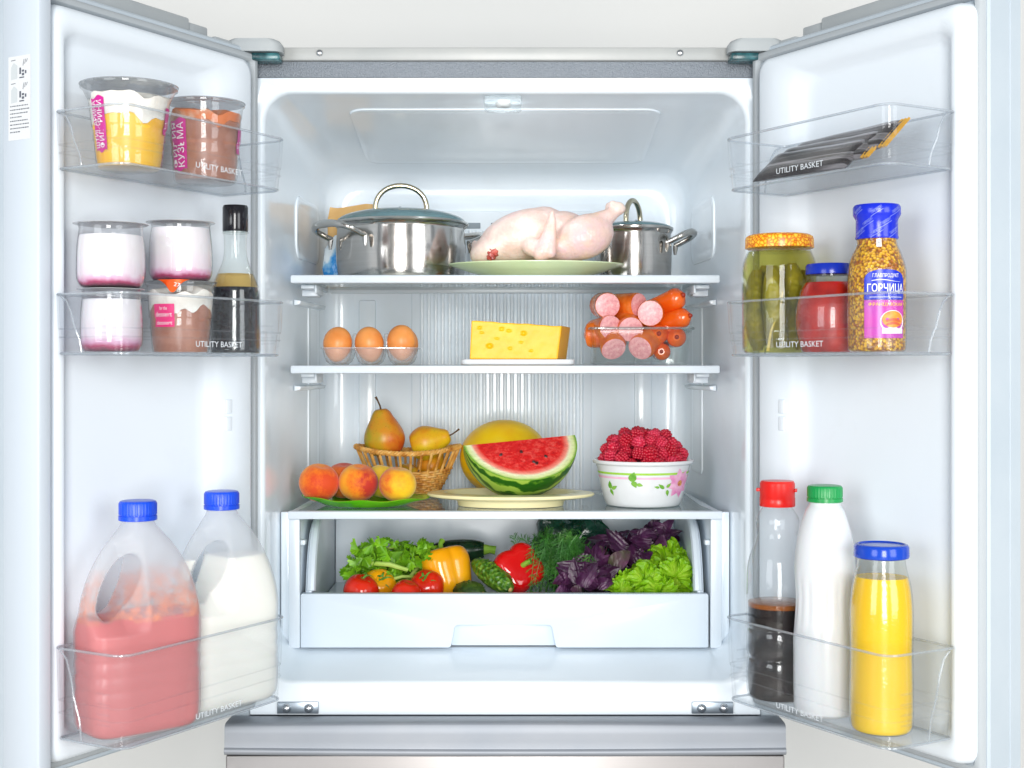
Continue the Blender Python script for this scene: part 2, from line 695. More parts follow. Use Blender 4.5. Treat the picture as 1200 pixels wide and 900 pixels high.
def make_door(s):
    q = lambda a, t, z: (s * a, -t, z)
    ls = [[q(a, t, z) for a, z in rr(0 + i, (0.447 if s > 0 else 0.437) - i, -0.518 + i, 0.487 - i, 0.004, 3)] for t, i in ((-0.062, 0.004), (-0.058, 0), (-0.040, 0), (-0.039, 0.0015), (-0.037, 0.0015), (-0.036, 0), (-0.003, 0), (0, 0.003))]
    d = build(MB().loft(ls), 'door', GREYP, fr, (s * G0[0], G0[1], FZ), door_rot(s), smooth=35)
    # gasket
    gl = []
    for ins, t in ((0.002, 0), (0.003, 0.006), (0.006, 0.009), (0.012, 0.009), (0.016, 0.004), (0.016, 0)):
        gl.append([q(a, t, z) for a, z in rr(0.003 + ins, (0.4445 if s > 0 else 0.4345) - ins, -0.512 + ins, 0.481 - ins, 0.006, 3)])
    build(MB().loft(gl, cap0=False, cap1=False), 'gasket', GASKET, d, smooth=40)
    # inner liner with its raised frame
    L = []
    e = 0 if s > 0 else 0.008

    def l2(a0, a1, z0, z1, r, t):
        L.append([q(a, t, z) for a, z in rr(a0, a1, z0, z1, r, K)])
    l2(0.042, 0.437 - e, -0.499, 0.462, 0.020, 0.0)
    l2(0.045, 0.436 - e, -0.497, 0.460, 0.020, 0.020)
    l2(0.049, 0.434 - e, -0.494, 0.457, 0.020, 0.030)
    l2(0.057, 0.429 - e, -0.488, 0.451, 0.018, 0.035)
    l2(0.090, 0.4195 - e, -0.478, 0.440, 0.022, 0.0355)
    l2(0.112, 0.416 - e, -0.470, 0.432, 0.024, 0.033)
    l2(0.122, 0.414 - e, -0.464, 0.427, 0.026, 0.0295)
    l2(0.136, 0.411 - e, -0.458, 0.419, 0.028, 0.0195)
    l2(0.144, 0.407 - e, -0.452, 0.411, 0.028, 0.0172)
    l2(0.156, 0.399 - e, -0.444, 0.400, 0.026, 0.0165)
    build(MB().loft(L, cap0=False), 'door_liner', DOORW, d, smooth=50)
    # moulded lugs on the frame
    for z in (-0.055, -0.08):
        build(MB().box(min(s * 0.098, s * 0.110), max(s * 0.098, s * 0.110), -0.0368, -0.034, z - 0.010, z + 0.010), 'basket_lug', DOORW, d, bevel=0.0008)
    # top cap on the outer skin
    c = MB()
    c.box(min(s * 0.125, s * 0.437), max(s * 0.125, s * 0.437), 0.020, 0.060, 0.4872, 0.512)
    cap = build(c, 'top_cap', CAPG, d, bevel=0.004)
    build(MB().box(min(s * 0.080, s * 0.1245), max(s * 0.080, s * 0.1245), 0.026, 0.060, 0.4872, 0.508), 'cap_block', CAPG, cap, bevel=0.003)
    build(MB().box(min(s * 0.004, s * 0.0795), max(s * 0.004, s * 0.0795), 0.012, 0.060, 0.4872, 0.494), 'cap_block', CAPG, cap, bevel=0.002)
    return d


door_l = make_door(-1)
door_r = make_door(1)

# folding centre bar on the left door, with its instruction sticker
bar = build(MB().box(-0.4580, -0.4375, -0.044, 0.022, -0.512, 0.484), 'centre_bar', pm('bar_plastic', (0.56, 0.62, 0.69, 1), rough=0.35), door_l, bevel=0.004)
build(MB().box(-0.4560, -0.4400, -0.043, -0.034, 0.4845, 0.495), 'pivot_tab', TRIM, bar, bevel=0.001)
ST = pm('sticker_white', (0.66, 0.68, 0.70, 1), rough=0.5)
INK = pm('sticker_ink', (0.10, 0.11, 0.14, 1), rough=0.6)
INKG = pm('sticker_grey', (0.52, 0.56, 0.58, 1), rough=0.6)
# sticker lies on the face x = -0.458 of the bar; its own flat x runs along -y of the door, its y along z
SY0, SZ0 = -0.010, 0.335


def stk(mb, lift):
    return mb.mp(lambda x, y, z: (-0.458 - lift, SY0 - x, SZ0 + y))


build(stk(strip(-0.020, 0.020, lambda u: -0.052, lambda u: 0.052, 4), 0.0003), 'sticker', ST, bar)
ink = MB()
grey = MB()
for zc in (0.035, 0.006):
    for (x0, x1, y0, y1) in ((0.000, 0.003, -0.006, 0.002), (0.0045, 0.0085, -0.008, -0.005), (0.0045, 0.0085, -0.0035, -0.001), (0.010, 0.0125, -0.006, -0.002), (0.0, 0.0085, -0.011, -0.0095)):
        ink.add([(x0, zc + y0, 0), (x1, zc + y0, 0), (x1, zc + y1, 0), (x0, zc + y1, 0)], [(0, 1, 2, 3)])
    grey.add([(-0.015, zc - 0.012, 0), (-0.004, zc - 0.011, 0), (-0.004, zc + 0.005, 0), (-0.010, zc + 0.009, 0), (-0.015, zc + 0.004, 0)], [(0, 1, 2, 3, 4)])
    for k in range(3):
        ink.add([(0.006 + k * 0.003, zc + 0.004 + k * 0.002, 0), (0.0068 + k * 0.003, zc + 0.004 + k * 0.002, 0), (0.0088 + k * 0.003, zc + 0.012, 0), (0.008 + k * 0.003, zc + 0.012, 0)], [(0, 1, 2, 3)])
    ink.add([(-0.015, zc + 0.0115, 0), (-0.007, zc + 0.0118, 0), (-0.007, zc + 0.0126, 0), (-0.015, zc + 0.0123, 0)], [(0, 1, 2, 3)])
for k in range(8):
    y = -0.0105 - k * 0.0046
    x = -0.0165
    while x < 0.0145:
        w = rnd.uniform(0.0012, 0.0035)
        if not (k in (3, 7) and x > 0.002):
            ink.add([(x, y, 0), (x + w, y + 0.0001, 0), (x + w, y + 0.0014, 0), (x, y + 0.0013, 0)], [(0, 1, 2, 3)])
        x += w + 0.0011
build(stk(ink, 0.0006), 'sticker_print', INK, bar)
build(stk(grey, 0.0005), 'sticker_drawing', INKG, bar)

# ------------------------------------------------------------------ glass shelves and crisper
SHG = clear('shelf_glass', tint=(0.90, 0.955, 0.955, 1), haze=0.05, hazecol=(0.75, 0.88, 0.9, 1), rough=0.02, f0=0.05)
SHELF_Z = (0.152, 0.0055, -0.2307)
for i, z in enumerate(SHELF_Z):
    Y0, Y1 = 0.10, 0.455
    hw = 0.348 if i < 2 else 0.3525
    tr = fp(MB().box(-hw, hw, Y0, Y0 + 0.016, z - 0.0135, z - 0.0002), 'shelf', TRIM, bevel=0.003)
    fp(MB().box(-hw + 0.013, hw - 0.013, Y0 + 0.0163, Y1 - 0.0153, z - 0.005, z - 0.0008), 'glass', SHG, tr)
    fp(MB().box(-hw + 0.02, hw - 0.02, Y1 - 0.015, Y1, z - 0.011, z + 0.002), 'rear_trim', TRIM, tr, bevel=0.002)
    for sx in (-1, 1):
        wx = 0.3395
        m = MB()
        m.loft([[(sx * x_, y_, z_) for x_, z_ in ((hw - 0.0128 if y_ < 0.2 else wx - 0.013 + 0.004, z - 0.0105), (min(hw, wx + 0.008 - (y_ - 0.116) * 0.035), z - 0.0105), (min(hw, wx + 0.008 - (y_ - 0.116) * 0.035), z - 0.0005), (hw - 0.0128 if y_ < 0.2 else wx - 0.013 + 0.004, z - 0.0005))] for y_ in (Y0 + 0.0163, 0.2, Y1 - 0.0153)])
        fp(m, 'side_trim', TRIM, tr)
        if i < 2:
            # bracket below: a hooked arm with a slot
            b = MB()
            b.box(sx * 0.316, sx * 0.338, Y0 + 0.05, Y0 + 0.12, z - 0.0195, z - 0.0137)
            b.box(sx * 0.312, sx * 0.3158, Y0 + 0.05, Y0 + 0.13, z - 0.027, z - 0.0137)
            b.box(sx * 0.316, sx * 0.342, Y0 + 0.09, Y0 + 0.14, z - 0.030, z - 0.0197)
            fp(b, 'bracket', TRIM, tr, bevel=0.0012)
            # wall rail that the bracket rests on
            rl = MB().loft([[(sx * (0.3715 - (y_ - 0.06) * 0.0703 - e), y_, z + zz) for e, zz in ((0, -0.044), (0.010, -0.042), (0.012, -0.036), (0, -0.034))] for y_ in (0.22, 0.43)])
            fp(rl, 'wall_rail', WHITE, bevel=0.001)

# crisper housing
for sx in (-1, 1):
    h = MB()
    h.box(sx * 0.3345, sx * 0.3525, 0.112, 0.125, -0.455, -0.2445)
    h.box(sx * 0.336, sx * 0.3395, 0.1252, 0.44, -0.449, -0.2445)
    fp(h, 'crisper_housing', TRIM, bevel=0.0015)
    fp(MB().box(sx * 0.3527, sx * 0.3665, 0.122, 0.135, -0.456, -0.2345), 'crisper_filler', WHITE, bevel=0.0015)
    fp(MB().box(sx * 0.3265, sx * 0.3342, 0.118, 0.135, -0.288, -0.280), 'drawer_stop', TRIM, bevel=0.001)
# drawer front with its scooped pull
FY = 0.118
cd = MB()
pts = [(-0.334, -0.4555), (-0.0925, -0.4555), (-0.090, -0.4545), (-0.0880, -0.452), (-0.0825, -0.4225), (-0.080, -0.4195), (-0.077, -0.4185), (0.071, -0.4185), (0.074, -0.4195), (0.0765, -0.4225), (0.0820, -0.452), (0.084, -0.4545), (0.0865, -0.4555), (0.330, -0.4555), (0.332, -0.4535), (0.332, -0.3695), (0.330, -0.3675), (-0.332, -0.3675), (-0.334, -0.3695), (-0.334, -0.4535)]
cd.loft([[(x_, y_, z_) for x_, z_ in pts] for y_ in (FY, FY + 0.016)])
CRW = pm('crisper_white', (0.65, 0.725, 0.80, 1), rough=0.25)
cr = fp(cd, 'crisper_drawer', CRW, bevel=0.0016)
fp(MB().box(-0.0880, 0.0820, FY + 0.0162, FY + 0.0200, -0.4550, -0.4100), 'pull_recess', CRW, cr, bevel=0.001)
CRG = clear('crisper_grey_plastic', tint=(0.72, 0.78, 0.80, 1), haze=0.35, hazecol=(0.55, 0.64, 0.68, 1), rough=0.12)
fp(MB().box(-0.316, 0.314, FY + 0.0165, 0.44, -0.402, -0.399), 'tray_floor', CRW, cr)
fp(MB().box(-0.316, 0.314, 0.4402, 0.444, -0.402, -0.265), 'tray_back', CRW, cr)
for sx, ox in ((-1, -0.001), (1, -0.001)):
    prof = [(FY + 0.0165, -0.402), (FY + 0.0165, -0.366), (0.140, -0.345), (0.150, -0.318), (0.163, -0.295), (0.182, -0.275), (0.206, -0.262), (0.235, -0.256), (0.440, -0.256), (0.440, -0.402)]
    xo, xi = sx * 0.3275 + ox, sx * 0.3165 + ox
    fp(MB().loft([[(x_, y_, z_) for y_, z_ in prof] for x_ in (xi, xo)]), 'drawer_side', CRW, cr, bevel=0.0015)
    # rolled white edge that follows the curve
    fp(MB().tube([((xi + xo) / 2 - sx * 0.004, y_ - 0.002, z_ + 0.001) for y_, z_ in prof[1:9]], 0.0075, 8), 'rolled_edge', CRW, cr)
# ------------------------------------------------------------------ door baskets
BK = clear('basket_plastic', tint=(0.98, 0.985, 0.99, 1), haze=0.014, hazecol=(0.93, 0.95, 0.97, 1), rough=0.04, f0=0.014, graze=0.5)
BKR = clear('basket_rim_plastic', tint=(0.84, 0.87, 0.90, 1), haze=0.20, hazecol=(0.80, 0.84, 0.87, 1), rough=0.06, f0=0.06)
LET = pm('basket_lettering', (0.72, 0.77, 0.82, 1), rough=0.4)
BA, BT, BW, BD = 0.2695, 0.0362, 0.315, 0.117


def door_thing(name, label, cat, s, a, t, z, turn=0.0, group=None, face=True):
    x, y = door_pt(s, a, t)
    if face:                    # round things stand with their labels turned out to the room
        turn += 0.78 * s
    return thing(name, label, cat, (x, y, z), (0, 0, -PI / 3 * s + turn), group)


def basket(s, z, h, label, text_a):
    b = door_thing('door_basket', label, 'basket', s, BA, BT, z, group='clear baskets on the refrigerator doors', face=False)
    R4 = (0.020, 0.006, 0.006, 0.020)
    lo = lambda i, zz: [(x, y, zz) for x, y in rr(-BW / 2 + i, BW / 2 - i, -BD + i, -i * 0.3, R4, 6)]
    ls = [lo(0.0065, 0.0), lo(0.005, 0.004), lo(0.003, h * 0.42), lo(0.0018, h * 0.46), lo(0.0, h), lo(0.0026, h), lo(0.0044, h * 0.46), lo(0.0056, h * 0.42), lo(0.0078, 0.0045)]
    build(MB().loft(ls, ring=True), 'wall', BK, b, smooth=50)
    build(MB().loft([lo(0.0082, 0.0002), lo(0.0082, 0.0036)]), 'floor', clear('basket_floor_plastic', tint=(0.95, 0.965, 0.975, 1), haze=0.03, hazecol=(0.92, 0.94, 0.96, 1), rough=0.08, graze=0.35), b, smooth=30)
    rim = [(x, y, h + 0.0005) for x, y in rr(-BW / 2 + 0.001, BW / 2 - 0.001, -BD + 0.001, -0.001, R4, 6)]
    build(MB().tube(rim, 0.0017, 8, closed=True), 'rim', BKR, b)
    build(MB().tube([(x, y, 0.0022) for x, y in rr(-BW / 2 + 0.0052, BW / 2 - 0.0052, -BD + 0.0052, -0.002, R4, 6)], 0.0016, 8, closed=True), 'base_rib', BKR, b)
    for q in (0.44, 0.30):
        i = 0.0028
        build(MB().tube([(x, y, h * q) for x, y in rr(-BW / 2 + i, BW / 2 - i, -BD + i, -0.002, R4, 6)], 0.0011, 6, closed=True), 'rib', BK, b)
    # moulded end grips: an S-shaped ridge on each end wall
    for e in (-1, 1):
        xx = e * (BW / 2 - 0.0012)
        pth = [(xx, -0.010, h * 0.98), (xx, -0.020, h * 0.90), (xx, -0.028, h * 0.72), (xx - e * 0.001, -0.032, h * 0.5), (xx - e * 0.003, -0.040, h * 0.25), (xx - e * 0.004, -0.042, 0.004)]
        build(MB().tube(pth, 0.0014, 6), 'end_ridge', BKR, b)
        for zz in (0.25, 0.36, 0.47, 0.58):
            build(MB().tube([(xx - e * 0.0025, -0.092, h * zz), (xx - e * 0.0025, -0.070, h * zz)], 0.0013, 6), 'grip_ridge', BK, b)
    xt = s * (text_a - BA)
    t = fit_text('UTILITY BASKET', 0.089, 0.0075, offset=0.00002)
    yf = -BD + 0.0038 - 0.0008
    build(t.mp(lambda x, y, zz: (xt + x, yf, 0.0155 + y)), 'lettering', LET, b, smooth=0)
    return b


BZ = {'top': 0.2475, 'mid': 0.0165, 'low': -0.4640}
BH = {'top': 0.0725, 'mid': 0.0755, 'low': 0.1155}
basket(-1, BZ['top'], BH['top'], 'clear plastic door basket holding the yellow and brown dessert cups', 0.252)
basket(-1, BZ['mid'], BH['mid'], 'clear plastic door basket holding yogurt jars and a dark sauce bottle', 0.252)
basket(-1, BZ['low'], BH['low'], 'deep clear plastic door basket holding two big handled jugs', 0.252)
basket(1, BZ['top'], BH['top'], 'clear plastic door basket holding the flat foil bars', 0.268)
basket(1, BZ['mid'], BH['mid'], 'clear plastic door basket holding pickles, a red jar and mustard', 0.268)
basket(1, BZ['low'], BH['low'], 'deep clear plastic door basket holding soy sauce, milk and juice bottles', 0.268)
FLOOR = {k: v + 0.0038 for k, v in BZ.items()}
# ------------------------------------------------------------------ things in the door baskets
GLASS = clear('jar_glass', tint=(0.955, 0.975, 0.965, 1), haze=0.008, rough=0.02, f0=0.035, bump=(35, 0.15, 0.002))
CUP = clear('cup_plastic', tint=(0.96, 0.965, 0.97, 1), haze=0.02, hazecol=(0.85, 0.87, 0.9, 1), rough=0.05, f0=0.05, bump=(60, 0.2, 0.002))
FILM = clear('film_lid', tint=(0.80, 0.82, 0.84, 1), haze=0.18, hazecol=(0.72, 0.74, 0.76, 1), rough=0.08, f0=0.08, bump=(70, 0.5, 0.003))
MAG = pm('magenta_print', rgb(200, 20, 140), rough=0.35)
WPR = pm('white_print', (0.85, 0.84, 0.85, 1), rough=0.4)
PINKF = pm('pink_print', rgb(232, 20, 120), rough=0.35)


def cup(s, a, t, z, label, R0, R1, RR, H, cream_z, lower, upper, lab_ang, lab, turn=0):
    """wide-rimmed dessert cup: shell, film lid, two layers, printed wrap"""
    c = door_thing('dessert_cup', label, 'dessert cup', s, a, t, z, turn, 'dessert cups in the door baskets')
    prof = [(R0 - 0.005, 0.0), (R0 - 0.001, 0.002), (R0, 0.006), (R0 + (R1 - R0) * 0.30, H * 0.33), (R0 + (R1 - R0) * 0.30 + 0.001, H * 0.35), (R0 + (R1 - R0) * 0.5 - 0.001, H * 0.48), (R0 + (R1 - R0) * 0.5 + 0.001, H * 0.50), (R1, H * 0.80), (R1 + 0.001, H * 0.82), (RR - 0.003, H - 0.006), (RR, H - 0.004), (RR, H - 0.0015)]
    build(MB().lathe(prof, 48, cap1=False), 'cup_wall', CUP, c, smooth=35)
    build(MB().lathe([(0.0005, H - 0.0012), (RR, H - 0.0012), (RR + 0.001, H), (0.0005, H + 0.0006)], 48, cap0=False, cap1=False), 'film_lid', FILM, c, smooth=35)
    f = prof_r(prof)
    n = 48
    wob = [0.004 * math.sin(3 * k * 2 * PI / n + a * 40) + 0.003 * math.sin(7 * k * 2 * PI / n + 1) + 0.002 * math.sin(11 * k * 2 * PI / n) for k in range(n)]

    def layer(z0f, z1f, mat, name, w0, w1, dome=0.0):
        ls = []
        for q in (0, 0.25, 0.5, 0.75, 1.0):
            l = []
            for k in range(n):
                an = 2 * PI * k / n
                zz = (z0f + w0 * wob[k]) * (1 - q) + (z1f + w1 * wob[k]) * q
                r = f(zz) - 0.0012
                l.append((r * math.cos(an), r * math.sin(an), zz))
            ls.append(l)
        ls.insert(0, [(x * 0.02, y * 0.02, z0f) for x, y, _ in ls[0]])
        top = ls[-1]
        for sc, dz in ((0.8, 0.5), (0.5, 0.9), (0.2, 1.0), (0.01, 1.0)):
            ls.append([(x * sc, y * sc, z_ + dome * dz + 0.0015 * math.sin(9 * x * 100 + 7 * y * 90)) for x, y, z_ in top])
        build(MB().loft(ls), name, mat, c)
    layer(0.0015, cream_z, lower, 'lower_layer', 0, 1.1)
    layer(cream_z + 0.0004, H * 0.84, upper, 'upper_layer', 1.1, 0.7, 0.004)
    lab(c, f, H)
    return c


t = NT('yellow_pudding')
t.base(t.ramp(t.noise(28, 3), [(0.35, rgb(255, 184, 0)), (0.7, rgb(255, 202, 40))]))
t.set(rough=0.35, sss=0.1, sssr=0.01)
PUD = t.m
CREAM = pm('whipped_cream', rgb(250, 248, 240), rgb(238, 232, 222), nscale=60, rough=0.6, bump=(120, 0.5, 0.003))
CHOC = pm('chocolate_pudding', rgb(160, 100, 76), rgb(182, 124, 100), nscale=40, rough=0.35, bump=(60, 0.15, 0.002))
CHOC2 = pm('cocoa_cream', rgb(214, 120, 66), rgb(206, 158, 132), nscale=45, lo=0.45, hi=0.6, rough=0.55, bump=(110, 0.6, 0.003))


def lab_vertical(word, word2, ang, w, z0, z1):
    def go(c, f, H):
        zc = H * (z0 + z1) / 2
        hh = H * (z1 - z0) / 2
        m = wrap(strip(-w / 2, w / 2, lambda u: -hh + 0.002 * math.sin(u * 9), lambda u: hh - 0.002 * math.sin(u * 7), 14), f, ang, zc, 0.0005)
        build(m, 'printed_wrap', MAG, c)
        t1 = fit_text(word, hh * 1.75, w * 0.42, PI / 2).mp(lambda x, y, z: (x + w * 0.16, y, 0))
        build(wrap(t1, f, ang, zc, 0.0009), 'lettering', WPR, c, smooth=0)
        t2 = fit_text(word2, hh * 1.75, w * 0.36, PI / 2).mp(lambda x, y, z: (x - w * 0.27, y, 0))
        build(wrap(t2, f, ang, zc, 0.0009), 'lettering', WPR, c, smooth=0)
        # the narrow strip on the other side
        m = wrap(strip(-0.009, 0.012, lambda u: -hh * 0.52, lambda u: hh * 0.5, 6), f, 1.22, zc + hh * 0.28, 0.0005)
        build(m, 'printed_wrap', MAG, c)
        t3 = fit_text('27', 0.010, 0.008, 0.25).mp(lambda x, y, z: (x - 0.003, y, 0))
        build(wrap(t3, f, 1.22, zc + hh * 0.12, 0.0009), 'lettering', WPR, c, smooth=0)
    return go


cup(-1, 0.3590, 0.0955, FLOOR['top'], 'wide dessert cup of yellow pudding under white cream', 0.0405, 0.0500, 0.0605, 0.1065, 0.062, PUD, CREAM, -1.0, lab_vertical('ФИЛИРИНИ', 'ШТИПАРИНА', -1.02, 0.0215, 0.18, 0.80), 0.12)
cup(-1, 0.2190, 0.0955, FLOOR['top'], 'wide dessert cup of chocolate pudding with torn cocoa topping', 0.0425, 0.0480, 0.0530, 0.1085, 0.078, CHOC, CHOC2, -1.0, lab_vertical('КУЗЬМА', 'ФИЛИЯ', -0.98, 0.028, 0.12, 0.74), 0.05)


def lab_pink(c, f, H):
    zc = H * 0.52
    m = wrap(strip(-0.018, 0.012, lambda u: -0.015, lambda u: 0.015, 14), f, -0.62, zc, 0.0005)
    build(m, 'printed_wrap', PINKF, c)
    for txt, dz, ww, hh in (('for the', 0.0095, 0.011, 0.0045), ('dessert', 0.0015, 0.024, 0.006), ('dessert', -0.0095, 0.024, 0.005)):
        t1 = fit_text(txt, ww, hh).mp(lambda x, y, z: (x - 0.003, y + dz, 0))
        build(wrap(t1, f, -0.62, zc, 0.0009), 'lettering', WPR, c, smooth=0)
    # pull tab of orange foil hanging over the front of the rim
    RRm = 0.0465
    tab = MB()
    tab.sheet(lambda u, v: ((RRm + 0.0012 + 0.002 * v) * math.sin(-0.35 + (u - 0.5) * (0.95 - 0.55 * v)), -(RRm + 0.0012 + 0.002 * v) * math.cos(-0.35 + (u - 0.5) * (0.95 - 0.55 * v)), H + 0.001 - 0.017 * v * (1 - (2 * u - 1) ** 2 * 0.85)), 16, 6)
    build(tab, 'foil_tab', pm('orange_foil', rgb(240, 84, 20), rgb(250, 110, 30), nscale=30, rough=0.25, metal=0.3), c)
    t1 = fit_text('27', 0.008, 0.005, -0.2)
    build(wrap(t1.mp(lambda x, y, z: (x + 0.006, y, 0)), RRm + 0.0032, -0.35, H - 0.006, 0.0003), 'lettering', WPR, c, smooth=0)


cupm = cup(-1, 0.2620, 0.0915, FLOOR['mid'], 'chocolate and cream dessert cup with an orange foil tab under a yogurt jar', 0.0375, 0.0430, 0.0465, 0.0945, 0.056, CHOC, CREAM, 0, lab_pink, 0.1)


def yogurt(s, a, t, z, label, R, H, fill, turn=0, berry=0.3):
    y = door_thing('yogurt_jar', label, 'yogurt jar', s, a, t, z, turn, 'layered yogurt jars in the door basket')
    prof = smoothprof([(R * 0.80, 0), (R * 0.90, 0.003), (R * 0.99, H * 0.15), (R * 1.0, H * 0.38), (R * 0.98, H * 0.65), (R * 0.93, H * 0.86), (R * 0.925, H * 0.93), (R * 0.96, H - 0.003)], 28)
    build(MB().lathe(prof, 40, cap1=False), 'jar', clear('yogurt_glass', tint=(0.93, 0.93, 0.94, 1), haze=0.05, hazecol=(0.8, 0.8, 0.82, 1), rough=0.03, f0=0.05), y)
    m = NT('yogurt_layers')
    zz = m.math('ADD', m.math('DIVIDE', m.axis(2), H), m.math('MULTIPLY', m.math('SUBTRACT', m.noise(70, 4), 0.5), 0.12))
    m.base(m.ramp(zz, [(0.02, rgb(96, 8, 52)), (berry * 0.28, rgb(176, 30, 96)), (berry * 0.46, rgb(226, 168, 202)), (berry * 0.80, rgb(243, 228, 238)), (berry + 0.22, rgb(247, 242, 245))]))
    m.set(rough=0.4, sss=0.15, sssr=0.01)
    build(MB().lathe(fillprof(prof, 0.0015, H * fill, 0.0013), 40), 'yogurt', m.m, y)
    wav = lambda an, z_: 1 + 0.035 * math.sin(3 * an + a * 30) * (1 if z_ < 0 else 0.6)
    build(MB().lathe([(0.0005, H - 0.0028), (R * 0.97, H - 0.0028), (R * 1.08, H - 0.0022), (R * 1.09, H - 0.0016), (R * 0.9, H - 0.0008), (0.0005, H - 0.0005)], 40, mod=wav, cap0=False, cap1=False), 'foil_lid', pm('clear_foil', (0.62, 0.65, 0.68, 1), (0.75, 0.77, 0.79, 1), nscale=40, metal=0.6, rough=0.22, bump=(60, 0.3, 0.002)), y)
    return y


yogurt(-1, 0.3740, 0.0800, FLOOR['mid'], 'squat glass jar of layered yogurt bearing a second jar', 0.0385, 0.0815, 0.82, 0, 0.34)
yogurt(-1, 0.3750, 0.0800, FLOOR['mid'] + 0.0815, 'blushing pink yogurt jar stacked on another yogurt jar', 0.0425, 0.0820, 0.80, 0.6, 0.24)
yogurt(-1, 0.2620, 0.0915, FLOOR['mid'] + 0.0952, 'yogurt jar with green rimmed lid standing on the chocolate dessert cup', 0.0415, 0.0800, 0.88, 1.4, 0.28)

# soy sauce decanter
b = door_thing('sauce_bottle', 'tapered glass bottle of dark sauce with shiny black cap', 'bottle', -1, 0.1520, 0.0900, FLOOR['mid'])
prof = smoothprof([(0.030, 0), (0.0345, 0.003), (0.0350, 0.02), (0.0345, 0.06), (0.0335, 0.088), (0.0290, 0.104), (0.0195, 0.125), (0.0160, 0.140), (0.0158, 0.158), (0.0165, 0.168), (0.0165, 0.174)], 44)
build(MB().lathe(prof, 40, cap1=False), 'glass', GLASS, b)
build(MB().lathe(fillprof(prof, 0.002, 0.093, 0.0014), 40), 'sauce', pm('dark_soy', (0.012, 0.010, 0.012, 1), (0.028, 0.032, 0.042, 1), nscale=180, rough=0.12, spec=0.6), b)
build(MB().lathe(fillprof(prof, 0.0935, 0.112, 0.0012), 40), 'sauce_film', clear('amber_film', tint=(0.98, 0.80, 0.46, 1), haze=0.04, hazecol=(0.80, 0.48, 0.12, 1)), b)
build(MB().lathe([(0.0172, 0.1715), (0.0178, 0.173), (0.0178, 0.205), (0.0165, 0.208), (0.0005, 0.2085)], 32), 'cap', pm('gloss_black', (0.012, 0.012, 0.016, 1), rough=0.12), b)
build(MB().lathe([(0.0168, 0.1685), (0.0182, 0.1690), (0.0182, 0.1708), (0.0168, 0.1713)], 32), 'collar', GLASS, b)


# ---- big handled jugs
def jug_meshes():
    ctrl = [(0.062, 0.0), (0.071, 0.004), (0.0755, 0.018), (0.0768, 0.06), (0.0760, 0.10), (0.0770, 0.145), (0.0745, 0.180), (0.0655, 0.213), (0.0500, 0.243), (0.0330, 0.264), (0.0235, 0.274), (0.0205, 0.280), (0.0205, 0.291)]
    pr = smoothprof(ctrl, 60)

    def depth(z):
        return 0.0460 if z < 0.15 else 0.0460 + (0.0205 - 0.0460) * min(1, (z - 0.15) / 0.125) ** 1.15

    def loops(inset, z0, z1, wob=True):
        f = prof_r(pr)
        out = []
        N = 40
        zs = [z0 + (z1 - z0) * i / 60 for i in range(61)]
        for z in zs:
            w, d = f(z) - inset, min(depth(z), f(z)) - inset
            rib = 1.0
            if wob:
                for zr in (0.062, 0.082, 0.102):
                    rib -= 0.022 * math.exp(-((z - zr) / 0.0035) ** 2)
                if z < 0.02:
                    d -= 0.006 * (1 - z / 0.02) ** 2
            e = 2.0 + 2.4 * max(0, min(1, (0.26 - z) / 0.12))
            l = []
            for k in range(N):
                a = 2 * PI * k / N
                ca, sa = math.cos(a), math.sin(a)
                x = math.copysign(abs(ca) ** (2 / e), ca) * w * rib
                y = math.copysign(abs(sa) ** (2 / e), sa) * d * rib
                l.append((x, y, z))
            out.append(l)
        return out

    def cutter(grow=0.0):
        m = MB()
        ls = []
        for y in (-0.08, 0.08):
            l = []
            for k in range(28):
                a = 2 * PI * k / 28
                px, pz = (0.0185 + grow) * math.cos(a), (0.047 + grow) * math.sin(a)
                c, q = math.cos(-0.47), math.sin(-0.47)
                l.append((-0.0355 + px * c - pz * q, y, 0.197 + px * q + pz * c))
            ls.append(l)
        m.loft(ls)
        o = bpy.data.objects.new('cut', m.mesh('cut', 0))
        COL.objects.link(o)
        return o

    def squeeze(me):
        for v in me.vertices:
            x, y, z = v.co
            k = max(0, min(1, (-0.004 - x) / 0.03)) * max(0, min(1, (z - 0.135) / 0.03)) * max(0, min(1, (0.272 - z) / 0.02))
            v.co.y = y * (1 - 0.52 * k)
        me.update()
        return me
    c = cutter()
    body = squeeze(baked(MB().loft(loops(0, 0, 0.291)), [('BOOLEAN', dict(operation='DIFFERENCE', object=c, solver='EXACT')), ('REMESH', dict(mode='VOXEL', voxel_size=0.0022)), ('SMOOTH', dict(iterations=10, factor=0.5))], 'jug_body', (c,)))

    def liquid(z1, name):
        c2 = cutter(0.0022)
        return squeeze(baked(MB().loft(loops(0.0022, 0.0022, z1)), [('BOOLEAN', dict(operation='DIFFERENCE', object=c2, solver='EXACT')), ('REMESH', dict(mode='VOXEL', voxel_size=0.0022)), ('SMOOTH', dict(iterations=3, factor=0.5))], name, (c2,)))
    return body, liquid


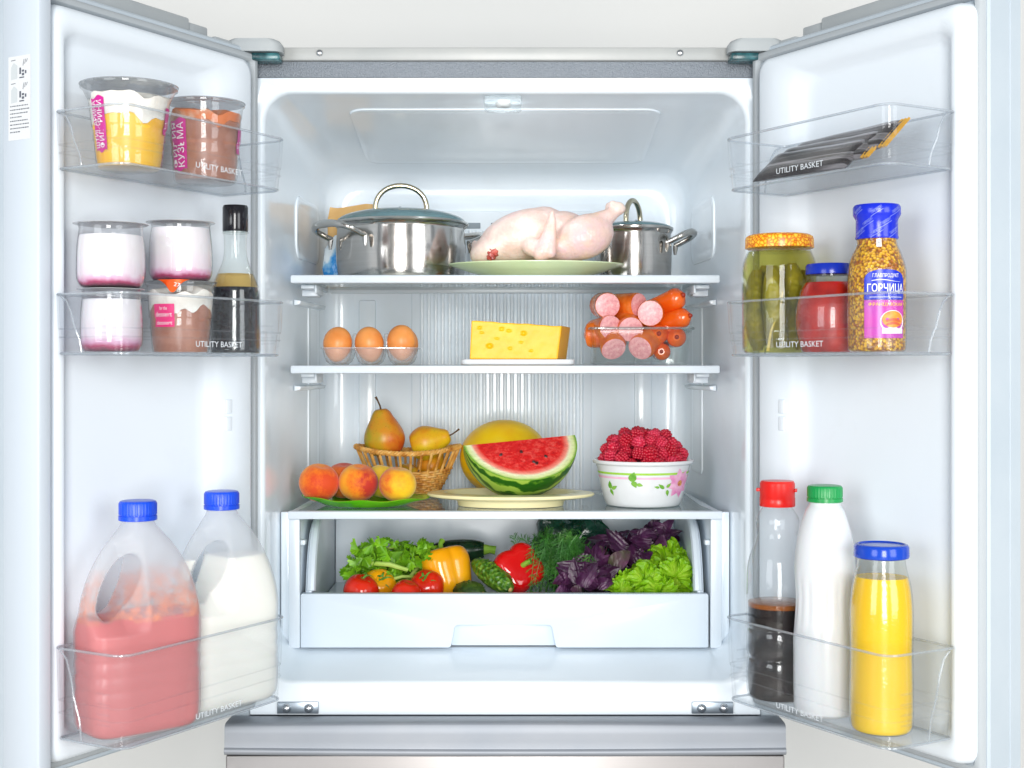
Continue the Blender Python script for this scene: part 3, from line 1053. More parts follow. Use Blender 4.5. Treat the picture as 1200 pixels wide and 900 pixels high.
jug_me, jug_liq = jug_meshes()
t = NT('milky_plastic')      # translucent polyethylene
t.n.remove(t.p)
tr = t.add('ShaderNodeBsdfTransparent')
tr.inputs[0].default_value = (0.95, 0.96, 0.97, 1)
pb = t.add('ShaderNodeBsdfPrincipled')
pb.inputs['Base Color'].default_value = (0.86, 0.88, 0.90, 1)
pb.inputs['Roughness'].default_value = 0.32
tl = t.add('ShaderNodeBsdfTranslucent')
tl.inputs[0].default_value = (0.86, 0.88, 0.90, 1)
m0 = t.add('ShaderNodeMixShader')
m0.inputs[0].default_value = 0.45
t.link(pb.outputs[0], m0.inputs[1])
t.link(tl.outputs[0], m0.inputs[2])
m1 = t.add('ShaderNodeMixShader')
m1.inputs[0].default_value = 0.36
t.link(tr.outputs[0], m1.inputs[1])
t.link(m0.outputs[0], m1.inputs[2])
t.link(m1.outputs[0], t.out.inputs[0])
MILKY = t.m
BLUEC = pm('blue_cap', rgb(8, 70, 214), rgb(14, 80, 226), nscale=30, rough=0.3, spec=0.5)


def screwcap(parent, r, z0, h, mat, n=60, name='cap'):
    kn = lambda an, z: 1 + (0.012 * math.cos(n * an / 1.0) if z0 + h * 0.28 < z < z0 + h * 0.9 else 0)
    o = build(MB().lathe([(r - 0.001, z0), (r + 0.0005, z0 + 0.0008), (r + 0.0005, z0 + h * 0.24), (r - 0.0008, z0 + h * 0.25), (r - 0.0008, z0 + h * 0.30), (r, z0 + h * 0.31), (r, z0 + h * 0.85), (r - 0.0015, z0 + h * 0.97), (r - 0.004, z0 + h), (0.0005, z0 + h)], n * 4 if n < 40 else n * 2, mod=kn), name, mat, parent, smooth=35)
    return o


def jug(a, t_, label, liqmat, fill, extra=None, turn=0):
    j = door_thing('handled_jug', label, 'jug', -1, a, t_, FLOOR['low'], turn, 'handled jugs in the low door basket', face=False)
    j.scale = (1, 1, 0.945)
    link('jug_body', jug_me, MILKY, j)
    link('drink', jug_liq(fill, 'drink'), liqmat, j)
    screwcap(j, 0.0238, 0.2815, 0.0270, BLUEC, 36)
    if extra:
        extra(j)
    return j


def residue(j):
    # dried juice smears high inside the jug: a thin patchy film on the back of the wall
    m = NT('juice_smear')
    m.n.remove(m.p)
    tr_ = m.add('ShaderNodeBsdfTransparent')
    df = m.add('ShaderNodeBsdfDiffuse')
    df.inputs[0].default_value = rgb(236, 120, 56)
    mx = m.add('ShaderNodeMixShader')
    zf = m.math('MULTIPLY', m.math('SUBTRACT', 0.222, m.axis(2)), 16)
    f = m.math('MULTIPLY', m.ramp(m.noise(48, 5, rough=0.7), [(0.42, (0, 0, 0, 1)), (0.62, (1, 1, 1, 1))]), zf)
    cl = m.add('ShaderNodeClamp')
    m.link(m.math('MULTIPLY', f, 0.9), cl.inputs[0])
    m.link(cl.outputs[0], mx.inputs[0])
    m.link(tr_.outputs[0], mx.inputs[1])
    m.link(df.outputs[0], mx.inputs[2])
    m.link(mx.outputs[0], m.out.inputs[0])
    me = jug_me.copy()
    bm = bmesh.new()
    bm.from_mesh(me)
    bmesh.ops.delete(bm, geom=[v for v in bm.verts if v.co.z < 0.150 or v.co.z > 0.225], context='VERTS')
    for v in bm.verts:
        v.co -= v.normal * 0.0015
    bm.to_mesh(me)
    bm.free()
    me.materials.clear()
    link('juice_smear', me, m.m, j)


tp = NT('pink_juice')
tp.base(tp.ramp(tp.noise(10, 2), [(0.3, rgb(200, 14, 24)), (0.7, rgb(210, 30, 38))]))
tp.set(rough=0.3, sss=0.1, sssr=0.01)
jug(0.3400, 0.0915, 'blue capped plastic jug half full of pink juice', tp.m, 0.156, residue, -0.34)
jug(0.1820, 0.0915, 'blue capped plastic jug nearly full of white milk', pm('milk', rgb(252, 250, 240), rough=0.3, sss=0.1, sssr=0.01), 0.214, None, -0.22)

# ---- right door, top: flat foil bars
fo = NT('foil_wrap')
fn = fo.noise(30, 4, fo.mapped((0.5, 3, 3)))
fo.base(fo.ramp(fo.noise(14, 4, fo.mapped((0.15, 5, 0.1)), 0.5), [(0.34, rgb(38, 33, 36)), (0.52, rgb(62, 55, 58)), (0.60, rgb(170, 166, 170)), (0.66, rgb(70, 60, 54))]))
fo.bump(fn, 0.12, 0.002)
fo.set(metal=0.5, rough=0.22)
GOLD = pm('gold_foil', rgb(232, 168, 30), rgb(246, 190, 60), nscale=60, metal=0.35, rough=0.35)


def foilbar(L, W, T, label, a, t_, z, rot, gold=True):
    b = door_thing('foil_bar', label, 'snack bar', 1, a, t_, z, 0, 'foil wrapped bars in the top door basket', face=False)
    b.rotation_euler = (rot[0], rot[1], -PI / 3 + rot[2])
    m = MB()

    def f(u, v, sgn):
        x = (u - 0.5) * L
        e = max(0.0, 1 - abs(2 * u - 1) ** 14) * max(0.0, 1 - abs(2 * v - 1) ** 6)
        wr = 0.0003 * math.sin(14 * u + 9 * v) * e
        return (x, (v - 0.5) * W * (1 - 0.03 * math.sin(PI * u)), sgn * (T / 2 * e ** 0.6 + wr + 0.0002))
    m.sheet(lambda u, v: f(u, v, 1), 40, 14)
    m.sheet(lambda u, v: f(u, v, -1), 40, 14)
    build(m, 'wrapper', fo.m, b, smooth=60)
    if gold:
        e = MB()
        zig = lambda v: 0.0025 * abs(((v * 12) % 1) - 0.5)
        e.sheet(lambda u, v: (L / 2 - 0.004 + u * 0.013 + zig(v) * u, (v - 0.5) * W * 0.98, 0.0011 + 0.0012 * math.sin(u * 16)), 10, 24)
        e.sheet(lambda u, v: (L / 2 - 0.004 + u * 0.013 + zig(v) * u, (v - 0.5) * W * 0.98, -0.0004 + 0.0012 * math.sin(u * 16)), 10, 24)
        build(e, 'crimped_end', GOLD, b)
        g = MB()
        g.sheet(lambda u, v: ((u - 0.5) * L * 0.42 + L * 0.10, -W / 2 + 0.006 + v * 0.006, f(0.5 + (u - 0.5) * 0.42 + 0.10, (0.006 + v * 0.006) / W, 1)[2] + 0.0004), 16, 2)
        build(g, 'gold_band', GOLD, b)
        rd = MB()
        rd.sheet(lambda u, v: (-L * 0.14 + u * 0.022, -W / 2 + 0.007 + v * 0.005, f(0.36 + u * 0.022 / L, (0.007 + v * 0.005) / W, 1)[2] + 0.0005), 6, 2)
        build(rd, 'red_mark', pm('red_ink', rgb(200, 30, 50), rough=0.4), b)
    return b


zf = FLOOR['top']
foilbar(0.178, 0.062, 0.012, 'dark foil snack bar lying lowest, nearest the basket lettering', 0.252, 0.116, zf + 0.0245, (0.72, 0.02, 0.0), False)
foilbar(0.184, 0.062, 0.011, 'silver and gold foil bar between two others in the basket', 0.262, 0.1025, zf + 0.0340, (0.72, 0.0, 0.02))
foilbar(0.184, 0.062, 0.011, 'foil bar with bright gold crimped end, topmost of the bars', 0.276, 0.089, zf + 0.0435, (0.72, -0.03, 0.04))

# ---- right door, middle
j = door_thing('pickle_jar', 'large glass jar of green pickled gherkins with honeycomb yellow lid', 'jar', 1, 0.1640, 0.0925, FLOOR['mid'])
prof = smoothprof([(0.044, 0), (0.0495, 0.004), (0.0510, 0.014), (0.0515, 0.06), (0.0515, 0.110), (0.0500, 0.126), (0.0450, 0.140), (0.0425, 0.146), (0.0425, 0.155)], 40)
build(MB().lathe(prof, 48, cap1=False), 'glass', GLASS, j)
build(MB().lathe(fillprof(prof, 0.002, 0.142, 0.0014), 48), 'brine', clear('brine', tint=(0.84, 0.80, 0.34, 1), haze=0.04, hazecol=(0.36, 0.34, 0.05, 1), rough=0.05, f0=0.0), j)
pk = NT('gherkin')
pk.base(pk.ramp(pk.noise(26, 4), [(0.3, rgb(92, 96, 20)), (0.55, rgb(146, 138, 40)), (0.75, rgb(200, 186, 80))]))
pk.bump(pk.voronoi(120), 0.5, 0.003)
pk.set(rough=0.4)


def cucum(L, R, bend=0.004):
    m = MB()
    ls = []
    for i in range(17):
        q = i / 16
        r = R * max(0.02, math.sin(PI * (0.03 + 0.94 * q))) ** 0.42
        c = (bend * math.sin(PI * q), 0, L * q)
        ls.append([(c[0] + r * math.cos(2 * PI * k / 16), r * math.sin(2 * PI * k / 16), c[2]) for k in range(16)])
    return m.loft(ls)


pme = cucum(0.112, 0.0165).mesh('pickle')
for k in range(6):
    an = k * 2 * PI / 6 + 0.35
    link('pickle', pme, pk.m, j, (0.0300 * math.cos(an), 0.0300 * math.sin(an), 0.005 + 0.004 * (k % 3)), (0.05 * math.sin(k * 2.1), 0.06 * math.cos(k * 1.7), k * 1.3))
link('pickle', pme, pk.m, j, (0, 0.0, 0.012), (0.04, 0.1, 0.4))
build(MB().tube([(-0.012, -0.047, 0.004), (-0.008, -0.0485, 0.03), (0.004, -0.0488, 0.06), (0.008, -0.0485, 0.085)], [0.0022, 0.0018, 0.0016, 0.001], 6), 'dill_stalk', pm('dill_stalk', rgb(205, 180, 70), rough=0.5), j)
lid = NT('honeycomb_lid')
dv = lid.voronoi(190, feature='DISTANCE_TO_EDGE')
lid.base(lid.ramp(dv, [(0.04, rgb(214, 104, 10)), (0.14, rgb(252, 184, 24)), (0.4, rgb(255, 210, 70))]))
lid.set(rough=0.25)
build(MB().lathe([(0.0455, 0.1465), (0.0470, 0.1470), (0.0472, 0.159), (0.0460, 0.163), (0.042, 0.1655), (0.040, 0.1648), (0.0005, 0.1648)], 60, mod=lambda an, z: 1 + (0.008 * math.cos(36 * an) if z < 0.159 else 0)), 'lid', lid.m, j)

j = door_thing('tomato_jar', 'round bellied jar of red tomato preserve with blue lid', 'jar', 1, 0.2620, 0.0910, FLOOR['mid'])
prof = smoothprof([(0.032, 0), (0.0370, 0.003), (0.0425, 0.018), (0.0460, 0.042), (0.0440, 0.066), (0.0370, 0.088), (0.0300, 0.099), (0.0292, 0.104), (0.0292, 0.111)], 40)
build(MB().lathe(prof, 44, cap1=False), 'glass', GLASS, j)
tm = NT('tomato_preserve')
tm.base(tm.ramp(tm.noise(34, 4), [(0.3, rgb(140, 8, 4)), (0.6, rgb(190, 26, 10)), (0.8, rgb(216, 60, 20))]))
tm.set(rough=0.25)
build(MB().lathe(fillprof(prof, 0.0018, 0.094, 0.0013), 44), 'preserve', tm.m, j)
build(MB().lathe([(0.0305, 0.1045), (0.0318, 0.105), (0.0318, 0.116), (0.0300, 0.1185), (0.0270, 0.1190), (0.0005, 0.1185)], 44), 'lid', pm('deep_blue_lid', rgb(16, 46, 170), rough=0.2), j)

# mustard bottle
j = door_thing('mustard_bottle', 'glass bottle of grain mustard in blue sleeve with printed label', 'bottle', 1, 0.3480, 0.0920, FLOOR['mid'])
prof = smoothprof([(0.030, 0), (0.0350, 0.003), (0.0365, 0.010), (0.0370, 0.05), (0.0370, 0.096), (0.0358, 0.110), (0.0310, 0.125), (0.0262, 0.137), (0.0250, 0.146), (0.0250, 0.152)], 44)
build(MB().lathe(prof, 44, cap1=False), 'glass', GLASS, j)
ms = NT('grain_mustard')
dv = ms.voronoi(270)
cc = ms.add('ShaderNodeSeparateColor')
ms.link(ms.voronoi(270, out='Color'), cc.inputs[0])
ms.base(ms.mixc(ms.ramp(dv, [(0.42, (0, 0, 0, 1)), (0.75, (1, 1, 1, 1))]), ms.ramp(cc.outputs[0], [(0.2, rgb(232, 168, 24)), (0.6, rgb(246, 196, 50)), (0.9, rgb(180, 100, 14))]), rgb(140, 78, 8)))
ms.bump(dv, 0.6, 0.003)
ms.set(rough=0.35)
build(MB().lathe(fillprof(prof, 0.0018, 0.151, 0.0013), 44), 'mustard', ms.m, j)
SLV = pm('blue_sleeve', rgb(16, 36, 190), rgb(22, 46, 206), nscale=20, rough=0.22)
sp = [(0.0262, 0.1445), (0.0270, 0.1460), (0.0262, 0.1500), (0.0262, 0.1690), (0.0290, 0.1740), (0.0298, 0.1760), (0.0298, 0.1850), (0.0280, 0.1880), (0.0005, 0.1885)]
cap = build(MB().lathe(sp, 44), 'cap_sleeve', SLV, j)
fs = prof_r(sp[:-1])
for row, zc in enumerate((0.1535, 0.1655, 0.1800)):
    for k in range(7):
        ang = k * 2 * PI / 7 + row * 0.45
        tx = fit_text('ГЛАВПРОДУКТ', 0.0150, 0.0042, 0.55)
        build(wrap(tx, fs, ang, zc, 0.0004), 'sleeve_print', pm('sleeve_ink', rgb(150, 165, 225), rough=0.35), cap, smooth=0)
        ln = strip(-0.0080, 0.0080, lambda u: (u - 0.5) * 0.0095 - 0.0042, lambda u: (u - 0.5) * 0.0095 - 0.0036, 6)
        build(wrap(ln, fs, ang, zc, 0.0004), 'sleeve_line', pm('sleeve_ink', None), cap, smooth=0)
R = prof_r(prof)
A0 = 0.30
arch = lambda u: 0.092 + 0.012 * math.sqrt(max(0.0, 1 - abs(2 * u - 1) ** 2.4))
lb = build(wrap(strip(-0.0215, 0.0215, lambda u: 0.066, arch, 24), R, A0, 0.0, 0.0006), 'label_top', pm('label_blue', rgb(20, 48, 190), rough=0.25), j)
build(wrap(strip(-0.0215, 0.0215, lambda u: 0.018, lambda u: 0.0655, 20), R, A0, 0.0, 0.0006), 'label_bottom', pm('label_magenta', rgb(206, 50, 170), rgb(190, 60, 180), nscale=30, rough=0.25), j)
for txt, x, y, w, h, mt, off in (('ГЛАВПРОДУКТ', 0.0005, 0.0960, 0.0270, 0.0058, WPR, 0.00004), ('ГОРЧИЦА', 0.001, 0.0800, 0.0385, 0.0125, WPR, 0.00012), ('ФРАНЦУЗСКАЯ', 0.001, 0.0600, 0.0360, 0.0050, pm('label_yellow', rgb(250, 200, 30), rough=0.3), 0.00008)):
    m = fit_text(txt, w, h, offset=off).mp(lambda x_, y_, z_: (x_ + x, y_ + y, 0))
    build(wrap(m, R, A0, 0.0, 0.0010), 'lettering', mt, j, smooth=0)
build(wrap(strip(-0.014, 0.016, lambda u: 0.0895 + 0.001 * math.sin(u * 5), lambda u: 0.0902 + 0.0014 * math.sin(u * 5), 12), R, A0, 0.0, 0.0009), 'label_swoosh', WPR, j)
build(wrap(strip(-0.016, 0.018, lambda u: 0.0690, lambda u: 0.0696, 12), R, A0, 0.0, 0.0009), 'label_line', WPR, j)


def oval(cx, cy, rx, ry, n=24):
    m = MB()
    m.add([(cx + rx * math.cos(2 * PI * k / n), cy + ry * math.sin(2 * PI * k / n), 0) for k in range(n)] + [(cx, cy, 0)], [(k, (k + 1) % n, n) for k in range(n)])
    return m


build(wrap(oval(0.0075, 0.0385, 0.0135, 0.0145), R, A0, 0.0, 0.0009), 'picture_ground', WPR, j)
build(wrap(oval(0.0075, 0.0415, 0.0115, 0.0105), R, A0, 0.0, 0.0012), 'picture_mustard', pm('picture_gold', rgb(240, 170, 40), rgb(226, 120, 20), nscale=160, rough=0.3), j)
for k, dz in enumerate((0.0, 0.0045)):
    build(wrap(strip(0.000, 0.016, lambda u: 0.0330 + dz + 0.002 * math.sin(PI * u), lambda u: 0.0355 + dz + 0.003 * math.sin(PI * u), 10), R, A0, 0.0, 0.0015), 'picture_sausage', pm('picture_red', rgb(214, 92, 40), rough=0.3), j)
build(wrap(strip(-0.004, 0.0195, lambda u: 0.0235, lambda u: 0.0300, 10), R, A0, 0.0, 0.0011), 'picture_plate', WPR, j)
build(wrap(strip(-0.003, 0.003, lambda u: -0.005, lambda u: 0.005, 4), R, 0.10, 0.138, 0.0007), 'seal', WPR, j)
build(wrap(fit_text('Д', 0.003, 0.004), R, 0.10, 0.139, 0.0011), 'seal_letter', INK, j, smooth=0)

# ---- right door, bottom
CLP = clear('bottle_plastic', tint=(0.95, 0.96, 0.965, 1), haze=0.01, rough=0.04, f0=0.035, bump=(30, 0.25, 0.003))
j = door_thing('soy_bottle', 'clear waisted bottle with red flip cap, half full of dark soy sauce', 'bottle', 1, 0.1570, 0.0900, FLOOR['low'])
j.scale = (1.09, 1.09, 1)
prof = smoothprof([(0.031, 0), (0.0365, 0.004), (0.0390, 0.014), (0.0390, 0.05), (0.0365, 0.058), (0.0390, 0.066), (0.0390, 0.092), (0.0370, 0.099), (0.0390, 0.106), (0.0390, 0.165), (0.0370, 0.190), (0.0300, 0.215), (0.0262, 0.230), (0.0275, 0.242), (0.0270, 0.252), (0.0215, 0.262), (0.0185, 0.268), (0.0185, 0.275)], 70)
build(MB().lathe(prof, 40, cap1=False, mod=lambda a_, z_: 1 - 0.018 * (0.5 + 0.5 * math.cos(10 * a_)) * math.exp(-((z_ - 0.03) / 0.014) ** 2)), 'plastic', CLP, j)
build(MB().lathe(fillprof(prof, 0.002, 0.128, 0.0022), 40), 'sauce', pm('black_soy', (0.005, 0.003, 0.003, 1), (0.016, 0.007, 0.006, 1), nscale=50, rough=0.15), j)
build(MB().lathe([(R_, z_) for R_, z_ in ((0.0355, 0.1283), (0.0370, 0.1283), (0.0372, 0.1345), (0.0360, 0.1350))], 40), 'foam_ring', clear('amber_foam', tint=(0.90, 0.62, 0.25, 1), haze=0.5, hazecol=rgb(180, 96, 20), bump=(200, 0.5, 0.002)), j)
build(MB().lathe([(0.0005, 0.1283), (0.0350, 0.1284), (0.0350, 0.1292), (0.0005, 0.1290)], 40), 'sauce_surface', pm('soy_surface', rgb(92, 44, 12), (0.02, 0.008, 0.004, 1), nscale=40, rough=0.15), j)
c = build(MB().lathe([(0.0220, 0.2680), (0.0226, 0.2690), (0.0226, 0.2800), (0.0222, 0.2805), (0.0222, 0.3000), (0.0205, 0.3035), (0.0005, 0.3040)], 40), 'cap', pm('red_cap', rgb(214, 22, 16), rgb(226, 34, 24), nscale=40, rough=0.3), j)
build(MB().box(-0.0265, -0.0215, -0.006, 0.006, 0.2885, 0.2930), 'cap_tab', pm('red_cap', None), c, bevel=0.001)
build(MB().box(0.0215, 0.0250, -0.006, 0.006, 0.2885, 0.2930), 'cap_tab', pm('red_cap', None), c, bevel=0.001)

j = door_thing('milk_bottle', 'opaque white fluted bottle with green screw cap', 'bottle', 1, 0.2520, 0.0905, FLOOR['low'])
prof = smoothprof([(0.034, 0), (0.0395, 0.004), (0.0410, 0.014), (0.0415, 0.09), (0.0405, 0.110), (0.0382, 0.150), (0.0395, 0.180), (0.0400, 0.200), (0.0360, 0.235), (0.0265, 0.268), (0.0205, 0.279), (0.0200, 0.288)], 50)


def flute(a_, z_):
    k = math.exp(-((z_ - 0.150) / 0.030) ** 4)
    return (1 - 0.030 * k * (0.5 + 0.5 * math.cos(18 * a_)) ** 2) * (1 - 0.02 * math.exp(-((z_ - 0.058) / 0.004) ** 2)) * (1 - 0.02 * math.exp(-((z_ - 0.078) / 0.004) ** 2)) * (1 - 0.03 * (0.5 + 0.5 * math.cos(8 * a_)) * math.exp(-(z_ / 0.012) ** 2))


build(MB().lathe(prof, 108, mod=flute), 'bottle_body', pm('white_bottle', (0.72, 0.745, 0.77, 1), rough=0.28, sss=0.1, sssr=0.01), j, smooth=60)
screwcap(j, 0.0232, 0.2820, 0.0225, pm('green_cap', rgb(8, 142, 66), rgb(12, 152, 76), nscale=30, rough=0.3), 36)

j = door_thing('juice_bottle', 'squat glass bottle of yellow juice with blue twist lid', 'bottle', 1, 0.3555, 0.0915, FLOOR['low'])
prof = smoothprof([(0.032, 0), (0.0375, 0.004), (0.0395, 0.014), (0.0398, 0.05), (0.0390, 0.10), (0.0396, 0.140), (0.0388, 0.165), (0.0362, 0.186), (0.0315, 0.205), (0.0298, 0.216), (0.0298, 0.232)], 50)
build(MB().lathe(prof, 48, cap1=False, mod=lambda a_, z_: 1 + 0.006 * math.cos(24 * a_) * math.exp(-((z_ - 0.186) / 0.02) ** 2)), 'glass', clear('embossed_glass', tint=(0.95, 0.965, 0.94, 1), haze=0.015, rough=0.03, f0=0.05, bump=(240, 0.10, 0.002)), j, smooth=60)
yj = NT('yellow_juice')
yj.base(yj.ramp(yj.noise(8, 2), [(0.3, rgb(250, 198, 0)), (0.7, rgb(252, 208, 2))]))
yj.set(rough=0.25, sss=0.1, sssr=0.015)
build(MB().lathe(fillprof(prof, 0.0022, 0.196, 0.0017), 48), 'juice', yj.m, j)
build(MB().lathe([(0.0325, 0.2200), (0.0342, 0.2212), (0.0346, 0.2235), (0.0342, 0.2345), (0.0325, 0.2370), (0.0295, 0.2378), (0.0285, 0.2362), (0.0005, 0.2362)], 48), 'lid', pm('royal_blue_lid', rgb(22, 70, 190), rough=0.16), j)
# ------------------------------------------------------------------ top shelf
S1, S2, S3 = SHELF_Z


def steel_pot(name):
    t = NT(name)
    nz = t.noise(1.0, 3, t.mapped((3, 3, 260)))
    wat = t.noise(55, 4)
    t.base(t.mixc(nz, (0.50, 0.47, 0.44, 1), (0.66, 0.63, 0.60, 1)))
    t.link(t.math('MULTIPLY_ADD', wat, 0.10, 0.10), t.p.inputs['Roughness'])
    t.bump(nz, 0.03, 0.0005)
    t.set(metal=1.0)
    return t.m


POT = steel_pot('pot_steel')
POTH = pm('handle_steel', (0.55, 0.53, 0.50, 1), metal=1.0, rough=0.16)
LIDG = clear('lid_glass', tint=(0.40, 0.55, 0.58, 1), haze=0.45, hazecol=(0.22, 0.40, 0.44, 1), rough=0.05, f0=0.10)


def pot(name, label, x, y, z, R, H, lidh, arch_w, arch_h, arch_rot, side_rot, side_len):
    p = thing(name, label, 'pot', (x, y, z), (0, 0, 0), 'lidded steel pots on the top shelf')
    prof = smoothprof([(R * 0.90, 0.0), (R * 0.955, 0.004), (R * 0.985, H * 0.22), (R, H * 0.55), (R * 0.985, H * 0.88), (R * 0.985, H * 0.95), (R * 1.025, H)], 30)
    inner = [(r - 0.0022, zz) for r, zz in reversed(prof) if zz > 0.006]
    build(MB().lathe(prof + [(R * 1.02, H + 0.001)] + inner + [(0.001, 0.005)], 64, cap1=True), 'pot_body', POT, p, smooth=50)
    lid = build(MB().lathe([(R * 1.0 * math.cos(q * PI / 2), H + 0.0055 + lidh * math.sin(q * PI / 2)) for q in [i / 14 for i in range(14)]] + [(0.0006, H + 0.0055 + lidh)], 56, cap0=False, cap1=False), 'lid', LIDG, p)
    build(MB().lathe([(R * 0.985, H + 0.0012), (R * 1.035, H + 0.0012), (R * 1.045, H + 0.003), (R * 1.035, H + 0.0062), (R * 0.985, H + 0.0070)], 64, cap0=False, cap1=False), 'lid_rim', POTH, lid)
    arc = []
    for i in range(19):
        a = PI * i / 18
        arc.append((arch_w / 2 * math.cos(a), 0, H + lidh + 0.001 + arch_h * math.sin(a) ** 0.8))
    build(MB().tube(arc, 0.0048, 10).xf(Matrix.Rotation(arch_rot, 4, 'Z')), 'lid_handle', pm('gold_steel', (0.62, 0.55, 0.40, 1), metal=1.0, rough=0.14), lid)
    for e in (-1, 1):
        build(MB().ell((0, 0, 0), (0.009, 0.009, 0.003), 14, 6).xf(Matrix.Rotation(arch_rot, 4, 'Z') @ Matrix.Translation((e * arch_w / 2, 0, H + lidh * 0.90 + 0.002))), 'handle_washer', POTH, lid)
    build(MB().lathe([(0.0012, H + lidh * 0.95 + 0.005), (0.002, H + lidh * 0.95 + 0.0065)], 10).xf(Matrix.Translation((0.002, -R * 0.45, -lidh * 0.06))), 'steam_vent', pm('vent_shadow', None), lid)
    for e in (0, 1):
        pth = []
        half = 0.050 * R / 0.112
        for i in range(21):
            q = i / 20
            an = (q - 0.5) * 2
            w = half * math.copysign(min(1, abs(an) * 1.5) ** 0.8, an)
            out = side_len * (1 - abs(an) ** 2.6)
            pth.append((R * 0.965 + out + 0.002, w, H * 0.74 + 0.020 * (out / side_len) ** 1.2))
        rad = [0.0050 + 0.0018 * (1 - abs(2 * i / 20 - 1)) for i in range(21)]
        hd = build(MB().tube(pth, rad, 10).xf(Matrix.Rotation(side_rot + e * PI, 4, 'Z')), 'side_handle', POTH, p)
        for sgn in (-1, 1):   # riveted feet of the handle, bent down on the wall
            fpth = [(R * 0.975 + 0.003, sgn * half, H * 0.74), (R * 0.99 + 0.0015, sgn * half * 1.02, H * 0.66), (R * 1.0 + 0.0005, sgn * half * 1.02, H * 0.56)]
            build(MB().tube(fpth, [0.005, 0.0045, 0.0025], 8).xf(Matrix.Rotation(side_rot + e * PI, 4, 'Z')), 'handle_foot', POTH, hd)
    return p


pot('cooking_pot', 'large steel cooking pot with blue glass lid and tall arched handle', X(470, 0.315), 0.315, S1, 0.1150, 0.100, 0.026, 0.092, 0.046, 0.12, PI + 0.72, 0.050)
pot('cooking_pot', 'small steel saucepan partly hidden behind the raw chicken leg', X(742, 0.345), 0.345, S1, 0.0690, 0.094, 0.013, 0.062, 0.042, 1.05, -0.35, 0.040)

# platter with the chicken
PLG = pm('green_glaze', rgb(208, 226, 178), rgb(216, 232, 190), nscale=10, rough=0.18)
px0, py0 = X(628.5, 0.192), 0.192
pl = MB().lathe([(0.0005, 0.003), (0.070, 0.003), (0.072, 0.0), (0.078, 0.0), (0.082, 0.0025), (0.112, 0.010), (0.140, 0.0195), (0.1475, 0.0225), (0.1478, 0.0238), (0.1460, 0.0242), (0.112, 0.0145), (0.080, 0.007), (0.0005, 0.006)], 72, sy=0.60)
tag(build(pl, 'platter', PLG, None, (px0, py0, S1)), 'pale green platter under the raw chicken', 'plate')

ch = MB()
K_ = 0.00144


def cp(u, v, y=0.0):
    return (K_ * (u - 628.5), y, Z(v, 0.19) - S1)


def capsule(m, a, b, r0, r1, n=8):
    a, b = Vector(a), Vector(b)
    m.tube([a + (b - a) * i / n for i in range(n + 1)], [r0 + (r1 - r0) * i / n for i in range(n + 1)], 12)
    m.ell(a, r0, 12, 8)
    m.ell(b, r1, 12, 8)


RY = lambda d: Matrix.Rotation(math.radians(d), 3, 'Y')
ch.ell(cp(612, 277, 0.004), (0.078, 0.056, 0.044), 24, 16, RY(-19))
ch.ell(cp(636, 266, 0.012), (0.042, 0.048, 0.036), 20, 12, RY(-10))
ch.ell(cp(580, 291, 0.0), (0.045, 0.046, 0.027), 20, 12, RY(-24))
ch.ell(cp(655, 287, 0.002), (0.055, 0.054, 0.038), 20, 12)
ch.ell(cp(662, 272, 0.004), (0.044, 0.046, 0.036), 20, 12, RY(12))
ch.ell(cp(664, 290, -0.030), (0.040, 0.032, 0.028), 20, 12)
for yy, up in ((-0.038, 0), (0.042, 4)):
    ch.ell(cp(684, 280 - up, yy), (0.050, 0.033, 0.037), 20, 12, RY(-22))
    capsule(ch, cp(688, 272 - up, yy), cp(716, 253 - up, yy * 0.9), 0.027, 0.0112)
    ch.ell(cp(722, 247 - up, yy * 0.88), (0.0140, 0.0115, 0.0120), 12, 8)
    ch.ell(cp(716, 242 - up, yy * 0.88), (0.008, 0.009, 0.007), 10, 6)
capsule(ch, cp(622, 292, -0.050), cp(637, 300, -0.056), 0.016, 0.0125)
capsule(ch, cp(632, 301, -0.060), cp(641, 278, -0.062), 0.0125, 0.0095)
capsule(ch, cp(641, 278, -0.062), cp(646, 254, -0.060), 0.0090, 0.0050)
capsule(ch, cp(644, 300, -0.064), cp(647, 262, -0.064), 0.0095, 0.0055)
capsule(ch, cp(562, 292, 0.0), cp(556, 284, 0.02), 0.014, 0.006)
chme = baked(ch, [('REMESH', dict(mode='VOXEL', voxel_size=0.0030)), ('SMOOTH', dict(iterations=6, factor=0.5))], 'chicken')
for v in chme.vertices:
    if v.co.z < 0.0128:
        v.co.z = 0.0128
tck = NT('chicken_skin')
n1 = tck.noise(26, 5, rough=0.6)
n2 = tck.noise(9, 3)
tck.base(tck.mixc(tck.ramp(n2, [(0.40, (0, 0, 0, 1)), (0.65, (1, 1, 1, 1))]), tck.ramp(n1, [(0.3, rgb(220, 184, 174)), (0.6, rgb(240, 218, 206))]), tck.ramp(n1, [(0.3, rgb(230, 200, 172)), (0.6, rgb(222, 186, 190))])))
hb = tck.math('ADD', tck.noise(180, 3), tck.math('MULTIPLY', tck.voronoi(190), 0.8))
tck.bump(hb, 0.30, 0.0022)
tck.set(rough=0.34, sss=0.22, sssr=0.010, spec=0.6)
tck.p.inputs['Subsurface Radius'].default_value = (1.0, 0.35, 0.25)
ck = link('raw_chicken', chme, tck.m, None, (px0, py0, S1))
tag(ck, 'whole raw plucked chicken lying on the pale green platter', 'chicken')
cut = MB().ell((0, 0, 0), (0.010, 0.007, 0.012), 18, 12, None, lambda v: v * (1 + 0.30 * math.sin(v.x * 700) * math.sin(v.z * 600)))
build(cut, 'neck_cut', pm('raw_meat', rgb(150, 36, 32), rgb(206, 104, 92), nscale=120, rough=0.25), ck, cp(577, 299, -0.0385), (0, 0, -0.35))

